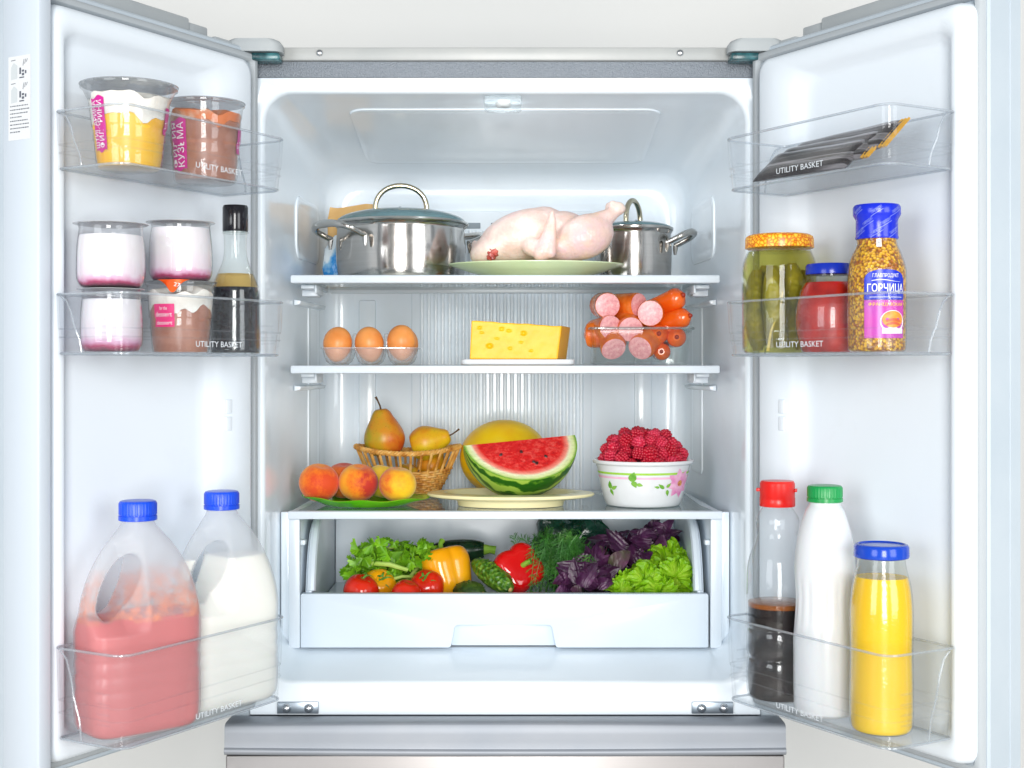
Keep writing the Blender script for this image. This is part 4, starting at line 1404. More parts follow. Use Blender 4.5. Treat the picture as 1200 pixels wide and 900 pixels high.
# paper and plastic packages behind the big pot
pk_ = thing('wrapped_package', 'brown paper package with blue and white plastic wrap behind the big pot', 'package', (-0.286, 0.425, S1))
bagm = MB().loft([[(x * w, y * d, z) for x, y in rr(-1, 1, -1, 1, 0.4, 4)] for z, w, d in ((0.0, 0.042, 0.026), (0.02, 0.044, 0.028), (0.08, 0.042, 0.022), (0.125, 0.040, 0.010), (0.140, 0.040, 0.004), (0.150, 0.041, 0.003))])
bagm.mp(lambda x, y, z: (x + 0.003 * math.sin(z * 90 + y * 60), y + 0.003 * math.sin(x * 120 + z * 70), z + 0.004 * math.sin(x * 60)))
build(bagm, 'paper_bag', pm('kraft_paper', rgb(206, 158, 92), rgb(226, 184, 122), nscale=14, rough=0.75, bump=(28, 0.6, 0.006)), pk_)
wr = MB().loft([[(x * w + 0.004, y * d, z) for x, y in rr(-1, 1, -1, 1, 0.5, 4)] for z, w, d in ((0.001, 0.045, 0.018), (0.03, 0.047, 0.021), (0.065, 0.044, 0.018), (0.090, 0.030, 0.006))])
wr.mp(lambda x, y, z: (x + 0.003 * math.sin(z * 150), y + 0.003 * math.sin(x * 160 + z * 90), z))
tb = NT('blue_wrap')
tb.base(tb.ramp(tb.noise(24, 3), [(0.42, rgb(40, 140, 214)), (0.5, rgb(150, 200, 232)), (0.56, rgb(226, 236, 242))], 'LINEAR'))
tb.bump(tb.noise(50, 3), 0.6, 0.004)
tb.set(rough=0.2)
build(wr, 'plastic_wrap', tb.m, pk_, (0.0, -0.050, 0))

# ------------------------------------------------------------------ middle shelf
CT = clear('egg_tray_plastic', tint=(0.93, 0.94, 0.95, 1), haze=0.24, hazecol=(0.88, 0.88, 0.90, 1), rough=0.05, f0=0.06)
ex, ey = X(433, 0.165), 0.165
PIT = 0.0532
et = thing('egg_tray', 'clear plastic egg tray with round cups and tall pegs', 'egg tray', (ex, ey, S2))
cupp = [(0.006, 0.0006), (0.012, 0.0012), (0.0185, 0.006), (0.0225, 0.015), (0.0248, 0.0265), (0.0250, 0.028)]
cme = MB().lathe(cupp, 28, cap1=False).mesh('cup')
pme_ = MB().lathe([(0.0072, 0.026), (0.0058, 0.040), (0.0046, 0.052), (0.0040, 0.0535), (0.0004, 0.054)], 14, cap0=False).mesh('peg')
for r in range(2):
    for k in range(3):
        link('cup', cme, CT, et, ((k - 1) * PIT, r * 0.052, 0))
for r in range(2):
    for k in range(2):
        link('peg', pme_, CT, et, ((k - 0.5) * PIT, 0.026 if r == 0 else 0.078, 0))
fl = []
for z_ in (0.0278, 0.0292):
    fl.append([(x, y + 0.026, z_) for x, y in rr(-PIT * 1.5 - 0.002, PIT * 1.5 + 0.002, -0.054, 0.054, 0.022, 6)])
# rim band round the tray rather than a full sheet, so the cups stay open
i_ = 0.0022
fo_ = [[(x, y + 0.026, z_) for x, y in rr(-PIT * 1.5 - 0.002 + q, PIT * 1.5 + 0.002 - q, -0.054 + q, 0.054 - q, 0.022 - q, 6)] for q, z_ in ((0, 0.0278), (0, 0.0296), (i_, 0.0296), (i_, 0.0278))]
build(MB().loft(fo_, ring=True), 'tray_rim', CT, et)
teg = NT('egg_shell')
teg.base(teg.ramp(teg.noise(30, 4), [(0.35, rgb(226, 138, 66)), (0.7, rgb(240, 158, 84))]))
teg.bump(teg.noise(300, 2), 0.06, 0.0006)
teg.set(rough=0.36, spec=0.45, sss=0.05, sssr=0.01)


def eggfn(v):
    k = 1 - 0.16 * (v.z / 0.0305) if v.z > 0 else 1 - 0.05 * (v.z / 0.0305)
    return Vector((v.x * k, v.y * k, v.z))


egme = MB().ell((0, 0, 0), (0.0242, 0.0242, 0.0300), 28, 18, None, eggfn).mesh('egg')
for k, (dx, dy, rx, ry) in enumerate(((-PIT, 0, 2.9, 0.10), (0, 0, 3.05, -0.12), (PIT, 0, 3.2, 0.05), (PIT + 0.001, 0.052, 3.0, 0.1))):
    tag(link('egg', egme, teg.m, None, (ex + dx, ey + dy, S2 + 0.0018 + 0.0328 + (0.003 if k == 2 else 0)), (rx, ry, k * 1.1)), ('brown egg at the tray end near the refrigerator wall', 'brown egg between two others in the clear tray', 'brown egg standing a little higher than its neighbours', 'brown egg in the back row of the tray, behind another')[k], 'egg', 'brown eggs in the egg tray')

# cheese on its board
cy = 0.185
cb = MB().loft([[(x, y, z_) for x, y in rr(X(541, cy) + q, X(672, cy) - q, cy - 0.055 + q, cy + 0.06 - q, 0.010, 5)] for z_, q in ((0.0, 0.003), (0.0016, 0.0005), (0.0085, 0), (0.0098, 0.001))])
tag(build(cb.mp(lambda x, y, z: (x, y, z + S2)), 'cheese_board', pm('board_white', (0.70, 0.72, 0.75, 1), rough=0.35)), 'small white board under the cheese wedge', 'board')
zb = S2 + 0.0100
x0, x1 = X(551, cy - 0.04), X(656, cy - 0.04)
hz0, hz1 = 0.064, 0.0545
chs = MB()
N_ = 14
lo_c = []
foot = [(x0 - 0.001, cy - 0.042), (x1 - 0.004, cy - 0.040), (x1 + 0.014, cy + 0.030), (x0 + 0.012, cy + 0.040)]
chs.add([(x, y, zb) for x, y in foot] + [(x + (0.003 if i in (0, 3) else 0.007), y, zb + (hz0 if i in (0, 3) else hz1)) for i, (x, y) in enumerate(foot)], [(0, 1, 2, 3), (4, 5, 6, 7), (0, 1, 5, 4), (1, 2, 6, 5), (2, 3, 7, 6), (3, 0, 4, 7)])
tcs = NT('yellow_cheese')
tcs.base(tcs.ramp(tcs.noise(22, 3), [(0.3, rgb(252, 182, 10)), (0.7, rgb(254, 194, 26))]))
pv = tcs.voronoi(70)
tcs.bump(tcs.noise(170, 4), 0.12, 0.0015)
tcs.set(rough=0.42, sss=0.12, sssr=0.01)
HOLES = [(x0 + 0.016, 0.052, 0.0022), (x0 + 0.052, 0.050, 0.0026), (x0 + 0.088, 0.043, 0.0030), (x0 + 0.066, 0.018, 0.0020), (x0 + 0.032, 0.022, 0.0034), (x0 + 0.019, 0.044, 0.0018), (x0 + 0.064, 0.047, 0.0022), (x0 + 0.101, 0.014, 0.0018), (x0 + 0.044, 0.034, 0.0016), (x0 + 0.084, 0.028, 0.0016)]
cme_ = baked(chs, [('BEVEL', dict(width=0.0016, segments=2)), ('SUBSURF', dict(subdivision_type='SIMPLE', levels=6, render_levels=6))], 'cheese_wedge')
yf_ = cy - 0.041
for v_ in cme_.vertices:
    x, y, z = v_.co
    wob_ = 0.0009 * math.sin(x * 95 + z * 60) + 0.0006 * math.sin(x * 210 - z * 170) + 0.0004 * math.sin(z * 330 + x * 40)
    if y < yf_ + 0.004:
        v_.co.y += wob_ * 0.4
        for hx, hz_, hr in HOLES:
            d_ = math.hypot(x - hx, (z - zb) - hz_) / (hr * 1.25)
            if d_ < 1:
                v_.co.y += 1.5 * hr * math.sqrt(1 - d_ * d_)
    if z > zb + 0.050:
        v_.co.z += wob_ * 0.5
cme_.update()
cw = link('cheese_wedge', cme_, tcs.m)
tag(cw, 'block of yellow cheese with small holes on its board', 'cheese')
# sausages in their glass dish
sx0, sy0 = X(749, 0.18), 0.185
SW, SD_, SH = 0.084, 0.060, 0.060
dish = thing('glass_dish', 'rectangular clear glass dish full of sausages', 'dish', (sx0, sy0, S2))
gl_ = lambda i, z_: [(x, y, z_) for x, y in rr(-SW + i, SW - i, -SD_ + i, SD_ - i, 0.014, 6)]
DG = clear('dish_glass', tint=(0.97, 0.985, 0.98, 1), haze=0.008, rough=0.02, f0=0.03, graze=0.6)
build(MB().loft([gl_(0.010, 0.0005), gl_(0.007, 0.003), gl_(0.001, SH - 0.003), gl_(-0.003, SH - 0.001), gl_(-0.003, SH + 0.001), gl_(0.003, SH + 0.001), gl_(0.0095, 0.006)], cap0=True, cap1=True), 'dish_wall', DG, dish)
build(MB().tube([(x, y, SH + 0.0008) for x, y, z_ in gl_(-0.001, 0)], 0.0022, 8, closed=True), 'dish_rim', clear('dish_rim_glass', tint=(0.75, 0.80, 0.80, 1), haze=0.15, hazecol=(0.6, 0.66, 0.66, 1), f0=0.08), dish)
ts = NT('sausage_skin')
ts.base(ts.ramp(ts.noise(30, 4), [(0.3, rgb(198, 78, 16)), (0.55, rgb(228, 116, 36)), (0.8, rgb(238, 152, 84))]))
ts.bump(ts.noise(90, 3), 0.15, 0.002)
ts.set(rough=0.25, spec=0.5, coat=0.2)
tf = NT('frank_skin')
tf.base(tf.ramp(tf.noise(20, 3), [(0.3, rgb(220, 82, 12)), (0.7, rgb(238, 110, 28))]))
tf.set(rough=0.2, coat=0.3)
th = NT('sausage_face')
th.base(th.ramp(th.noise(190, 5, rough=0.75), [(0.3, rgb(206, 122, 130)), (0.5, rgb(232, 164, 168)), (0.72, rgb(246, 206, 202))]))
th.set(rough=0.35, sss=0.1, sssr=0.005)


def sausage(r, L, cutface):
    """along -y: the cut (or knotted) end is at y = 0, the body runs back to y = L; returns body and face meshes"""
    ls = []
    for i in range(13):
        q = i / 12
        e = max(0.03, 1 - max(0, (q - 0.80) / 0.20) ** 2.5) ** 0.5
        if cutface and i == 0:
            e *= 0.93
        if not cutface:
            e *= max(0.14, 1 - max(0, (0.20 - q) / 0.20) ** 2.5) ** 0.5
        ls.append([(r * e * math.cos(2 * PI * k / 20) + 0.004 * math.sin(PI * q), L * q, r * e * math.sin(2 * PI * k / 20)) for k in range(20)])
    body = MB().loft(ls).mesh('sausage')
    face = None
    if cutface:
        fl_ = []
        for q in (1.0, 0.96, 0.7, 0.4, 0.1):
            fl_.append([((r - 0.0018) * q * math.cos(2 * PI * k / 20), -0.0004 - 0.0016 * (1 - q * q), (r - 0.0018) * q * math.sin(2 * PI * k / 20)) for k in range(20)])
        face = MB().loft(fl_, cap0=False).mesh('cut_face')
    return body, face


big = sausage(0.0215, 0.070, True)
frk = sausage(0.0150, 0.085, False)
knot = MB().ell((0, -0.001, 0), (0.0035, 0.0045, 0.0035), 10, 6).mesh('knot')
dyb = sy0 - 0.045
for u, v, y, rz, rx, lab_ in ((712, 358, 0.020, 0.12, 0.05, 'cut sausage piece lying highest at the end of the dish near the cheese'),
                              (762, 367, 0.000, -0.05, 0.05, 'cut sausage piece with its pink face in front of the tall frankfurters'),
                              (749, 358, 0.030, 0.75, 0.0, 'cut sausage piece tucked behind the highest pink faces, skin showing'),
                              (716, 384, 0.006, 0.40, -0.10, 'cut sausage piece whose orange skin bulges over the rim towards the cheese'),
                              (739, 386, 0.004, 0.15, 0.25, 'cut sausage piece in the middle, crossed by the dish rim'),
                              (719, 409, 0.0015, 0.25, 0.60, 'cut sausage piece on the dish floor near the cheese end'),
                              (750, 408, 0.002, -0.55, 0.45, 'cut sausage piece on the dish floor beside the smallest frankfurter'),
                              (733, 392, 0.028, 1.35, 0.0, 'sausage piece lying crosswise in the middle of the heap, skin showing')):
    Y_ = dyb + y
    o = thing('cut_sausage', lab_, 'sausage', (X(u, Y_), Y_, Z(v, Y_)), (rx, 0, rz), 'cut sausage pieces in the glass dish')
    o.scale = (1.03, 1, 1.03)
    link('casing', big[0], ts.m, o)
    link('cut_face', big[1], th.m, o)
for u, v, y, rz, rx, s_, lab_ in ((800, 346, 0.012, 0.85, -0.35, 1.25, 'orange frankfurter sticking up highest out of the glass dish'),
                                  (808, 370, 0.006, 0.95, -0.22, 1.12, 'orange frankfurter leaning just under the highest one'),
                                  (772, 391, 0.004, 0.10, 0.0, 1.15, 'frankfurter end next to the cut pieces, right below the dish rim'),
                                  (793, 395, 0.006, 0.05, 0.0, 1.1, 'frankfurter end against the dish wall farthest from the cheese'),
                                  (775, 412, 0.004, -0.05, 0.0, 0.95, 'smallest frankfurter end on the floor of the dish'),
                                  (792, 384, 0.030, 1.25, 0.0, 1.25, 'frankfurter lying crosswise behind the small frankfurter ends')):
    Y_ = dyb + y
    o = thing('frankfurter', lab_, 'sausage', (X(u, Y_), Y_, Z(v, Y_)), (rx, 0, rz), 'whole frankfurters in the glass dish')
    o.scale = (s_, 1, s_)
    link('casing', frk[0], tf.m, o)
    link('knot', knot, pm('knot_end', rgb(150, 40, 10), rough=0.4), o)

# ------------------------------------------------------------------ lower shelf: fruit
gpx, gpy = X(429, 0.205), 0.205
gp = MB().lathe([(0.0005, 0.0025), (0.060, 0.002), (0.064, 0.0), (0.070, 0.0008), (0.090, 0.008), (0.106, 0.0125), (0.1085, 0.0138), (0.106, 0.0146), (0.088, 0.0105), (0.066, 0.0045), (0.0005, 0.004)], 64, sy=0.80)
gp.mp(lambda x, y, z: (x, y, z + (0.003 * max(0, -x / 0.1) ** 2) * (z / 0.012) + (0.0015 * math.sin(7 * math.atan2(y, x)) if z > 0.009 else 0)))
tag(build(gp, 'leaf_plate', pm('vivid_green_glaze', rgb(96, 212, 10), rgb(130, 224, 40), nscale=16, rough=0.15), None, (gpx, gpy, S3)), 'bright green plate under the peaches', 'plate')


def peach_mat(name, c0, c1, c2, ang):
    t = NT(name)
    mp_ = t.mapped((1, 1, 1), (0, 0, 0), (0, 0, ang))
    sp_ = t.add('ShaderNodeSeparateXYZ')
    t.link(mp_, sp_.inputs[0])
    f = t.math('ADD', t.math('MULTIPLY_ADD', sp_.outputs[0], 14, 0.5), t.math('MULTIPLY', t.math('SUBTRACT', t.noise(40, 6, rough=0.7), 0.5), 1.6))
    t.base(t.ramp(f, [(0.15, c0), (0.5, c1), (0.9, c2)]))
    t.bump(t.noise(300, 2), 0.15, 0.001)
    t.set(rough=0.62, sheen=0.25, spec=0.3, sss=0.05, sssr=0.01)
    return t.m


def peachfn(r):
    def f(v):
        a = math.atan2(v.y + r * 0.98, v.x)
        rad = math.hypot(v.x, v.y)
        gro = 0.055 * math.exp(-(v.x / (0.16 * r)) ** 2) * (1 if v.y < 0 else 0)
        dip = 0.16 * math.exp(-(rad / (0.30 * r)) ** 2) * (1 if v.z > 0 else 0.5)
        return Vector((v.x * (1 - gro), v.y * (1 - gro), v.z * (0.95 - dip)))
    return f


pe = ((374, 564, 0.185, 0.0340, (0.30, 0.1, 0.4), rgb(252, 166, 30), rgb(248, 124, 20), rgb(222, 74, 26), 1.5, 'round peach with a dull red blush at the plate edge by the wall'),
      (420, 561, 0.190, 0.0335, (0.2, 0.25, -0.6), rgb(252, 170, 34), rgb(248, 128, 24), rgb(196, 50, 36), -0.5, 'orange peach with a dark red shoulder in the middle of the plate'),
      (466, 566, 0.178, 0.0315, (0.15, 0.1, 0.15), rgb(250, 196, 30), rgb(246, 166, 30), rgb(226, 84, 30), 3.4, 'half yellow half red peach in front of the wicker basket'),
      (403, 556, 0.252, 0.0330, (0.1, -0.2, 1.2), rgb(240, 120, 40), rgb(216, 70, 40), rgb(180, 40, 44), 0.0, 'red cheeked peach tucked behind the front peaches'),
      (449, 558, 0.250, 0.0315, (0.1, 0.2, 0.8), rgb(250, 204, 60), rgb(248, 190, 50), rgb(240, 160, 50), 0.0, 'plain yellow peach half hidden behind two others'))
for i, (u, v, Y_, r, ro, c0, c1, c2, an, lb_) in enumerate(pe):
    zc = S3 + 0.0045 + r * 0.935
    m = MB().ell((0, 0, 0), r, 30, 20, None, peachfn(r))
    o = build(m, 'peach', peach_mat('peach_skin_%d' % i, c0, c1, c2, an), None, (X(u, Y_), Y_, zc + (0.003 if Y_ < 0.2 else 0.002)), ro)
    tag(o, lb_, 'peach', 'peaches on the green plate')

# wicker basket
bx, by = X(478, 0.362), 0.362
wk = NT('wicker')
wk.base(wk.ramp(wk.noise(60, 4), [(0.3, rgb(176, 108, 36)), (0.5, rgb(224, 166, 80)), (0.75, rgb(244, 204, 126))]))
wk.bump(wk.noise(220, 3), 0.4, 0.002)
wk.set(rough=0.45)
wb = thing('wicker_basket', 'small oval wicker basket with open slats holding pears', 'basket', (bx, by, S3))
BH_ = 0.078
bw = lambda q: 0.048 + 0.046 * q ** 0.8
bd = lambda q: 0.040 + 0.024 * q ** 0.8
zr_ = lambda a, q: BH_ * q + 0.010 * q * math.cos(a) ** 2
NS = 30
for k in range(NS):
    a = 2 * PI * k / NS
    stake = MB().tube([(bw(q) * math.cos(a), bd(q) * math.sin(a), zr_(a, q) + 0.002) for q in (0.02, 0.2, 0.4, 0.6, 0.8, 0.985)], 0.0026, 6)
    build(stake, 'slat', wk.m, wb)
for w_ in range(11):
    q = 0.03 + w_ * 0.052
    pts_ = []
    for i in range(NS * 4):
        a = 2 * PI * i / (NS * 4)
        off = 0.0026 * math.cos(NS / 2 * a + (PI if w_ % 2 else 0))
        pts_.append(((bw(q) + off) * math.cos(a), (bd(q) + off) * math.sin(a), zr_(a, q) + 0.002))
    build(MB().tube(pts_, 0.0024, 6, closed=True), 'weaver', wk.m, wb)
for e in range(3):
    pts_ = []
    for i in range(160):
        a = 2 * PI * i / 160
        tw = 32 * a / 1.0 + e * 2 * PI / 3
        pts_.append(((bw(1) + 0.0025 * math.cos(tw)) * math.cos(a), (bd(1) + 0.0025 * math.cos(tw)) * math.sin(a), zr_(a, 1) + 0.0028 * math.sin(tw) + 0.002))
    build(MB().tube(pts_, 0.0026, 6, closed=True), 'rim_braid', wk.m, wb)
build(MB().lathe([(0.0005, 0.0005), (0.047, 0.0005), (0.050, 0.003), (0.047, 0.0060), (0.0005, 0.0060)], 36, sy=0.83), 'base', wk.m, wb)


def pear_mat(name, c0, c1, c2):
    t = NT(name)
    f = t.math('ADD', t.math('MULTIPLY_ADD', t.axis(0), 10, 0.45), t.math('MULTIPLY', t.math('SUBTRACT', t.noise(34, 5), 0.5), 1.3))
    sp_ = t.ramp(t.voronoi(210), [(0.10, rgb(120, 80, 20)), (0.22, (1, 1, 1, 1))])
    mx = t.add('ShaderNodeMix', data_type='RGBA', blend_type='MULTIPLY')
    mx.inputs[0].default_value = 0.35
    t.link(t.ramp(f, [(0.1, c0), (0.5, c1), (0.9, c2)]), mx.inputs[6])
    t.link(sp_, mx.inputs[7])
    t.base(mx.outputs[2])
    t.set(rough=0.36, spec=0.45)
    return t.m


def pear(label, loc, rot, sc, mat, group='pears in the wicker basket'):
    p = thing('pear', label, 'pear', loc, rot, group)
    p.scale = (sc, sc, sc)
    pr = smoothprof([(0.0006, 0.003), (0.012, 0.0), (0.026, 0.006), (0.0345, 0.024), (0.0335, 0.040), (0.0260, 0.056), (0.0190, 0.068), (0.0150, 0.076), (0.0090, 0.0815), (0.0030, 0.0805)], 50)
    build(MB().lathe(pr, 32, mod=lambda a, z: 1 + 0.02 * math.sin(2 * a + 1)), 'pear_body', mat, p)
    build(MB().tube([(0, 0, 0.080), (-0.001, 0, 0.088), (-0.004, 0.001, 0.098), (-0.0065, 0.001, 0.104)], [0.0016, 0.0014, 0.0014, 0.0022], 8), 'stem', pm('pear_stem', rgb(84, 56, 20), rough=0.6), p)
    return p


PA = pear_mat('pear_red', rgb(176, 160, 30), rgb(214, 140, 34), rgb(206, 84, 30))
PB = pear_mat('pear_yellow', rgb(226, 150, 30), rgb(232, 190, 30), rgb(222, 206, 40))
pear('tall upright pear flushed red and green, stem standing up', (X(453, 0.355), 0.355, Z(529, 0.355) - 0.008), (0.03, -0.12, 0.1), 1.04, PA)
pear('yellow pear lying on its side, tapering to the basket rim', (X(482, 0.365), 0.365, Z(525, 0.365)), (0.15, 1.25, 0.1), 0.90, PB)
pear('red pear low inside the wicker basket, seen through the slats', (X(470, 0.36), 0.362, S3 + 0.030), (1.3, 0.3, 0.5), 0.72, PA)
pear('golden pear at the back of the wicker basket behind the lying one', (X(498, 0.37), 0.372, S3 + 0.034), (0.4, 0.4, 1.5), 0.74, PB)

# pale dish, watermelon and melon
dx0, dy0 = X(598.5, 0.2), 0.20
PY = pm('cream_glaze', rgb(244, 232, 176), rgb(248, 238, 190), nscale=8, rough=0.2)
dm = MB().lathe([(0.0005, 0.004), (0.082, 0.003), (0.084, 0.0), (0.089, 0.0), (0.090, 0.006), (0.094, 0.0105), (0.118, 0.0125), (0.1400, 0.0165), (0.1420, 0.0190), (0.1400, 0.0212), (0.118, 0.0235), (0.108, 0.0215), (0.098, 0.0130), (0.088, 0.0105), (0.0005, 0.0105)], 72, sy=0.64)
tag(build(dm, 'oval_dish', PY, None, (dx0, dy0, S3)), 'pale yellow oval dish with a wide rim under the watermelon', 'dish')

WR = Vector((0.0985, 0.0985, 0.0985))
T0, T1 = math.radians(-141), math.radians(-58)      # the wedge fills these directions around its long edge (angle in the y-z plane)
nA, nB = 30, 18


def wpt(l, an, rr_=1.0):
    # l in -1..1 along the edge, an the direction, rr_ the share of the radius
    rad = math.sqrt(max(0.0, 1 - l * l))
    return Vector((WR.x * l * rr_ + (1 - rr_) * 0, WR.y * rad * rr_ * math.cos(an), WR.z * rad * rr_ * math.sin(an)))


trd = NT('watermelon_rind')
sx_ = trd.axis(0)
ang_ = trd.math('ARCTAN2', trd.axis(2), trd.axis(1))
nw = trd.math('MULTIPLY', trd.math('SUBTRACT', trd.noise(28, 4), 0.5), 0.55)
st = trd.math('SINE', trd.math('MULTIPLY', trd.math('ADD', ang_, nw), 17))
trd.base(trd.ramp(trd.math('MULTIPLY_ADD', st, 0.5, 0.5), [(0.30, rgb(34, 92, 18)), (0.48, rgb(96, 148, 38)), (0.62, rgb(160, 192, 74))]))
trd.set(rough=0.3)
tfl = NT('watermelon_flesh')
vl = tfl.add('ShaderNodeVectorMath', operation='LENGTH')
tfl.link(tfl.tc(), vl.inputs[0])
rq = tfl.math('ADD', tfl.math('DIVIDE', vl.outputs['Value'], WR.x), tfl.math('MULTIPLY', tfl.math('SUBTRACT', tfl.noise(40, 4), 0.5), 0.035))
fl0 = tfl.ramp(tfl.noise(85, 6, rough=0.78), [(0.30, rgb(184, 10, 18)), (0.50, rgb(226, 30, 30)), (0.70, rgb(246, 104, 92))])
rimc = tfl.ramp(rq, [(0.74, rgb(232, 44, 40)), (0.83, rgb(248, 150, 130)), (0.875, rgb(240, 240, 200)), (0.945, rgb(222, 236, 160)), (0.985, rgb(120, 170, 50))])
tfl.base(tfl.mixc(tfl.ramp(rq, [(0.70, (0, 0, 0, 1)), (0.78, (1, 1, 1, 1))]), fl0, rimc))
tfl.bump(tfl.noise(150, 5), 0.6, 0.004)
tfl.set(rough=0.25, sss=0.1, sssr=0.006)
wm = thing('watermelon_wedge', 'red watermelon wedge with striped green rind on the pale dish', 'watermelon', (X(609, 0.205), 0.205, S3 + 0.0108 + 0.0985), (0.0, math.radians(-4.5), math.radians(15)))
rind = MB()
rind.sheet(lambda u, v: wpt(math.sin(PI * (u - 0.5)), T0 + (T1 - T0) * v), 36, 22)
build(rind, 'rind', trd.m, wm)
flesh = MB()
for an in (T0, T1):
    flesh.sheet(lambda u, v, a_=an: wpt(math.sin(PI * (u - 0.5)), a_, 1.0) * v + Vector((WR.x * math.sin(PI * (u - 0.5)), 0, 0)) * (1 - v), 36, 10)
build(flesh, 'flesh', tfl.m, wm, smooth=30)
sd = MB().ell((0, 0, 0), (0.0028, 0.0012, 0.0040), 10, 6).mesh('seed')
for l, q in ((-0.05, 0.30), (0.10, 0.58), (0.14, 0.62), (0.34, 0.50), (-0.42, 0.36)):
    p_ = Vector((WR.x * l, WR.y * q * math.sqrt(1 - l * l) * math.cos(T0) * 1.0, WR.z * q * math.sqrt(1 - l * l) * math.sin(T0))) + Vector((0, math.sin(T0), -math.cos(T0))) * 0.0003
    link('seed', sd, pm('melon_seed', rgb(60, 14, 10), rough=0.3), wm, p_, (rnd.uniform(-0.4, 0.4), rnd.uniform(-0.9, 0.9), 0))
tml = NT('melon_skin')
tml.base(tml.ramp(tml.noise(20, 4), [(0.3, rgb(246, 186, 10)), (0.6, rgb(255, 212, 20)), (0.8, rgb(255, 222, 60))]))
tml.bump(tml.noise(90, 4), 0.2, 0.002)
tml.set(rough=0.35)
mlx = thing('yellow_melon', 'whole yellow melon standing behind the watermelon wedge', 'melon', (X(591, 0.372), 0.372, S3))
build(MB().ell((0, 0, 0.0690), (0.0810, 0.072, 0.0690), 40, 26), 'melon_body', tml.m, mlx)
build(MB().tube([(0.079, 0.0, 0.066), (0.086, 0, 0.068), (0.090, 0, 0.072)], [0.004, 0.003, 0.0035], 8), 'stem', pm('pear_stem', None), mlx)

# bowl of raspberries
rbx, rby = X(753.5, 0.212), 0.212
bo = thing('berry_bowl', 'white bowl with green and pink bands and a pink flower', 'bowl', (rbx, rby, S3))
bp = smoothprof([(0.060, 0.0), (0.0635, 0.003), (0.0690, 0.020), (0.0745, 0.045), (0.0790, 0.066), (0.0815, 0.070), (0.0850, 0.0715), (0.0860, 0.0745), (0.0850, 0.0770)], 40)
BWH = pm('bowl_glaze', (0.76, 0.77, 0.78, 1), rough=0.12, coat=0.3)
inn = [(0.0820, 0.0772), (0.0770, 0.070), (0.0720, 0.045), (0.0660, 0.020), (0.058, 0.006), (0.0005, 0.005)]
build(MB().lathe([(0.0005, 0.0008)] + bp + inn, 64), 'bowl_wall', BWH, bo, smooth=50)
Rb = prof_r(bp)
GRB = pm('green_band', rgb(150, 204, 60), rgb(170, 214, 90), nscale=60, rough=0.15)
PKB = pm('pink_band', rgb(240, 190, 212), rgb(236, 172, 200), nscale=60, rough=0.15)
for zc, hh, mt, nm in ((0.0565, 0.0018, GRB, 'green_band'), (0.0495, 0.0017, PKB, 'pink_band')):
    m = MB().lathe([(Rb(zc - hh) + 0.0003, zc - hh), (Rb(zc) + 0.0004, zc), (Rb(zc + hh) + 0.0003, zc + hh)], 72, cap0=False, cap1=False)
    build(m, nm, mt, bo)
PET = pm('petal_pink', rgb(226, 130, 184), rgb(244, 190, 216), nscale=70, rough=0.15)


def petal(cx, cy, ang, L, W, mt, nm, a0, lift):
    m = strip(0, L, lambda u: -W * math.sin(PI * u ** 0.7), lambda u: W * math.sin(PI * u ** 0.7), 12)
    c, s_ = math.cos(ang), math.sin(ang)
    m.mp(lambda x, y, z: (cx + x * c - y * s_, cy + x * s_ + y * c, 0))
    build(wrap(m, Rb, a0, 0.0, lift), nm, mt, bo)


for k in range(8):
    petal(0, 0.040, k * PI / 4 + 0.2, 0.0255, 0.0078, PET, 'petal', 0.86, 0.0006 + 0.00012 * (k % 2))
build(wrap(oval(0, 0.040, 0.005, 0.005), Rb, 0.86, 0.0, 0.0011), 'flower_eye', pm('flower_eye', rgb(176, 40, 90), rgb(222, 170, 60), nscale=200, rough=0.3), bo)
LFG = pm('painted_leaf', rgb(96, 160, 46), rgb(140, 190, 80), nscale=90, rough=0.2)
for a0, cx, cy_, an, L, W in ((-0.36, 0, 0.044, 1.3, 0.017, 0.0055), (-0.36, 0.002, 0.045, -1.2, 0.012, 0.004), (-0.24, 0, 0.040, -0.3, 0.009, 0.003), (-0.95, 0, 0.030, 1.5, 0.014, 0.004), (-0.95, 0.003, 0.03, 0.5, 0.012, 0.003), (-0.95, 0, 0.03, -1.2, 0.012, 0.003), (0.40, 0, 0.032, 2.4, 0.012, 0.0028), (0.42, 0.004, 0.030, -1.4, 0.011, 0.0026), (0.46, 0.0, 0.034, 0.8, 0.010, 0.0026), (0.28, 0, 0.034, 2.9, 0.008, 0.002)):
    petal(cx, cy_, an, L, W, LFG, 'painted_leaf', a0, 0.0007)
trb = NT('raspberry')
roi = trb.add('ShaderNodeObjectInfo')
trb.base(trb.mixc(roi.outputs['Random'], trb.ramp(trb.noise(60, 3), [(0.3, rgb(160, 8, 30)), (0.7, rgb(204, 24, 54))]), trb.ramp(trb.noise(60, 3), [(0.3, rgb(200, 24, 56)), (0.7, rgb(234, 70, 104))])))
trb.set(rough=0.3, spec=0.5, sss=0.15, sssr=0.004)
rb = MB()
rb.ell((0, 0, 0), (0.0072, 0.0072, 0.0082), 10, 8)
for row, zz in enumerate((-0.0072, -0.0038, 0.0, 0.0038, 0.0070)):
    rad = 0.0086 * math.sqrt(max(0, 1 - (zz / 0.0102) ** 2))
    cnt = max(4, int(2 * PI * rad / 0.0047))
    for k in range(cnt):
        a = 2 * PI * (k + 0.5 * (row % 2)) / cnt
        rb.ell((rad * math.cos(a), rad * math.sin(a), zz), 0.0027, 7, 5)
rb.ell((0, 0, 0.0088), 0.0027, 7, 5)
rbm = rb.mesh('raspberry', 70)
rr2 = random.Random(3)
placed = []
tries = 0
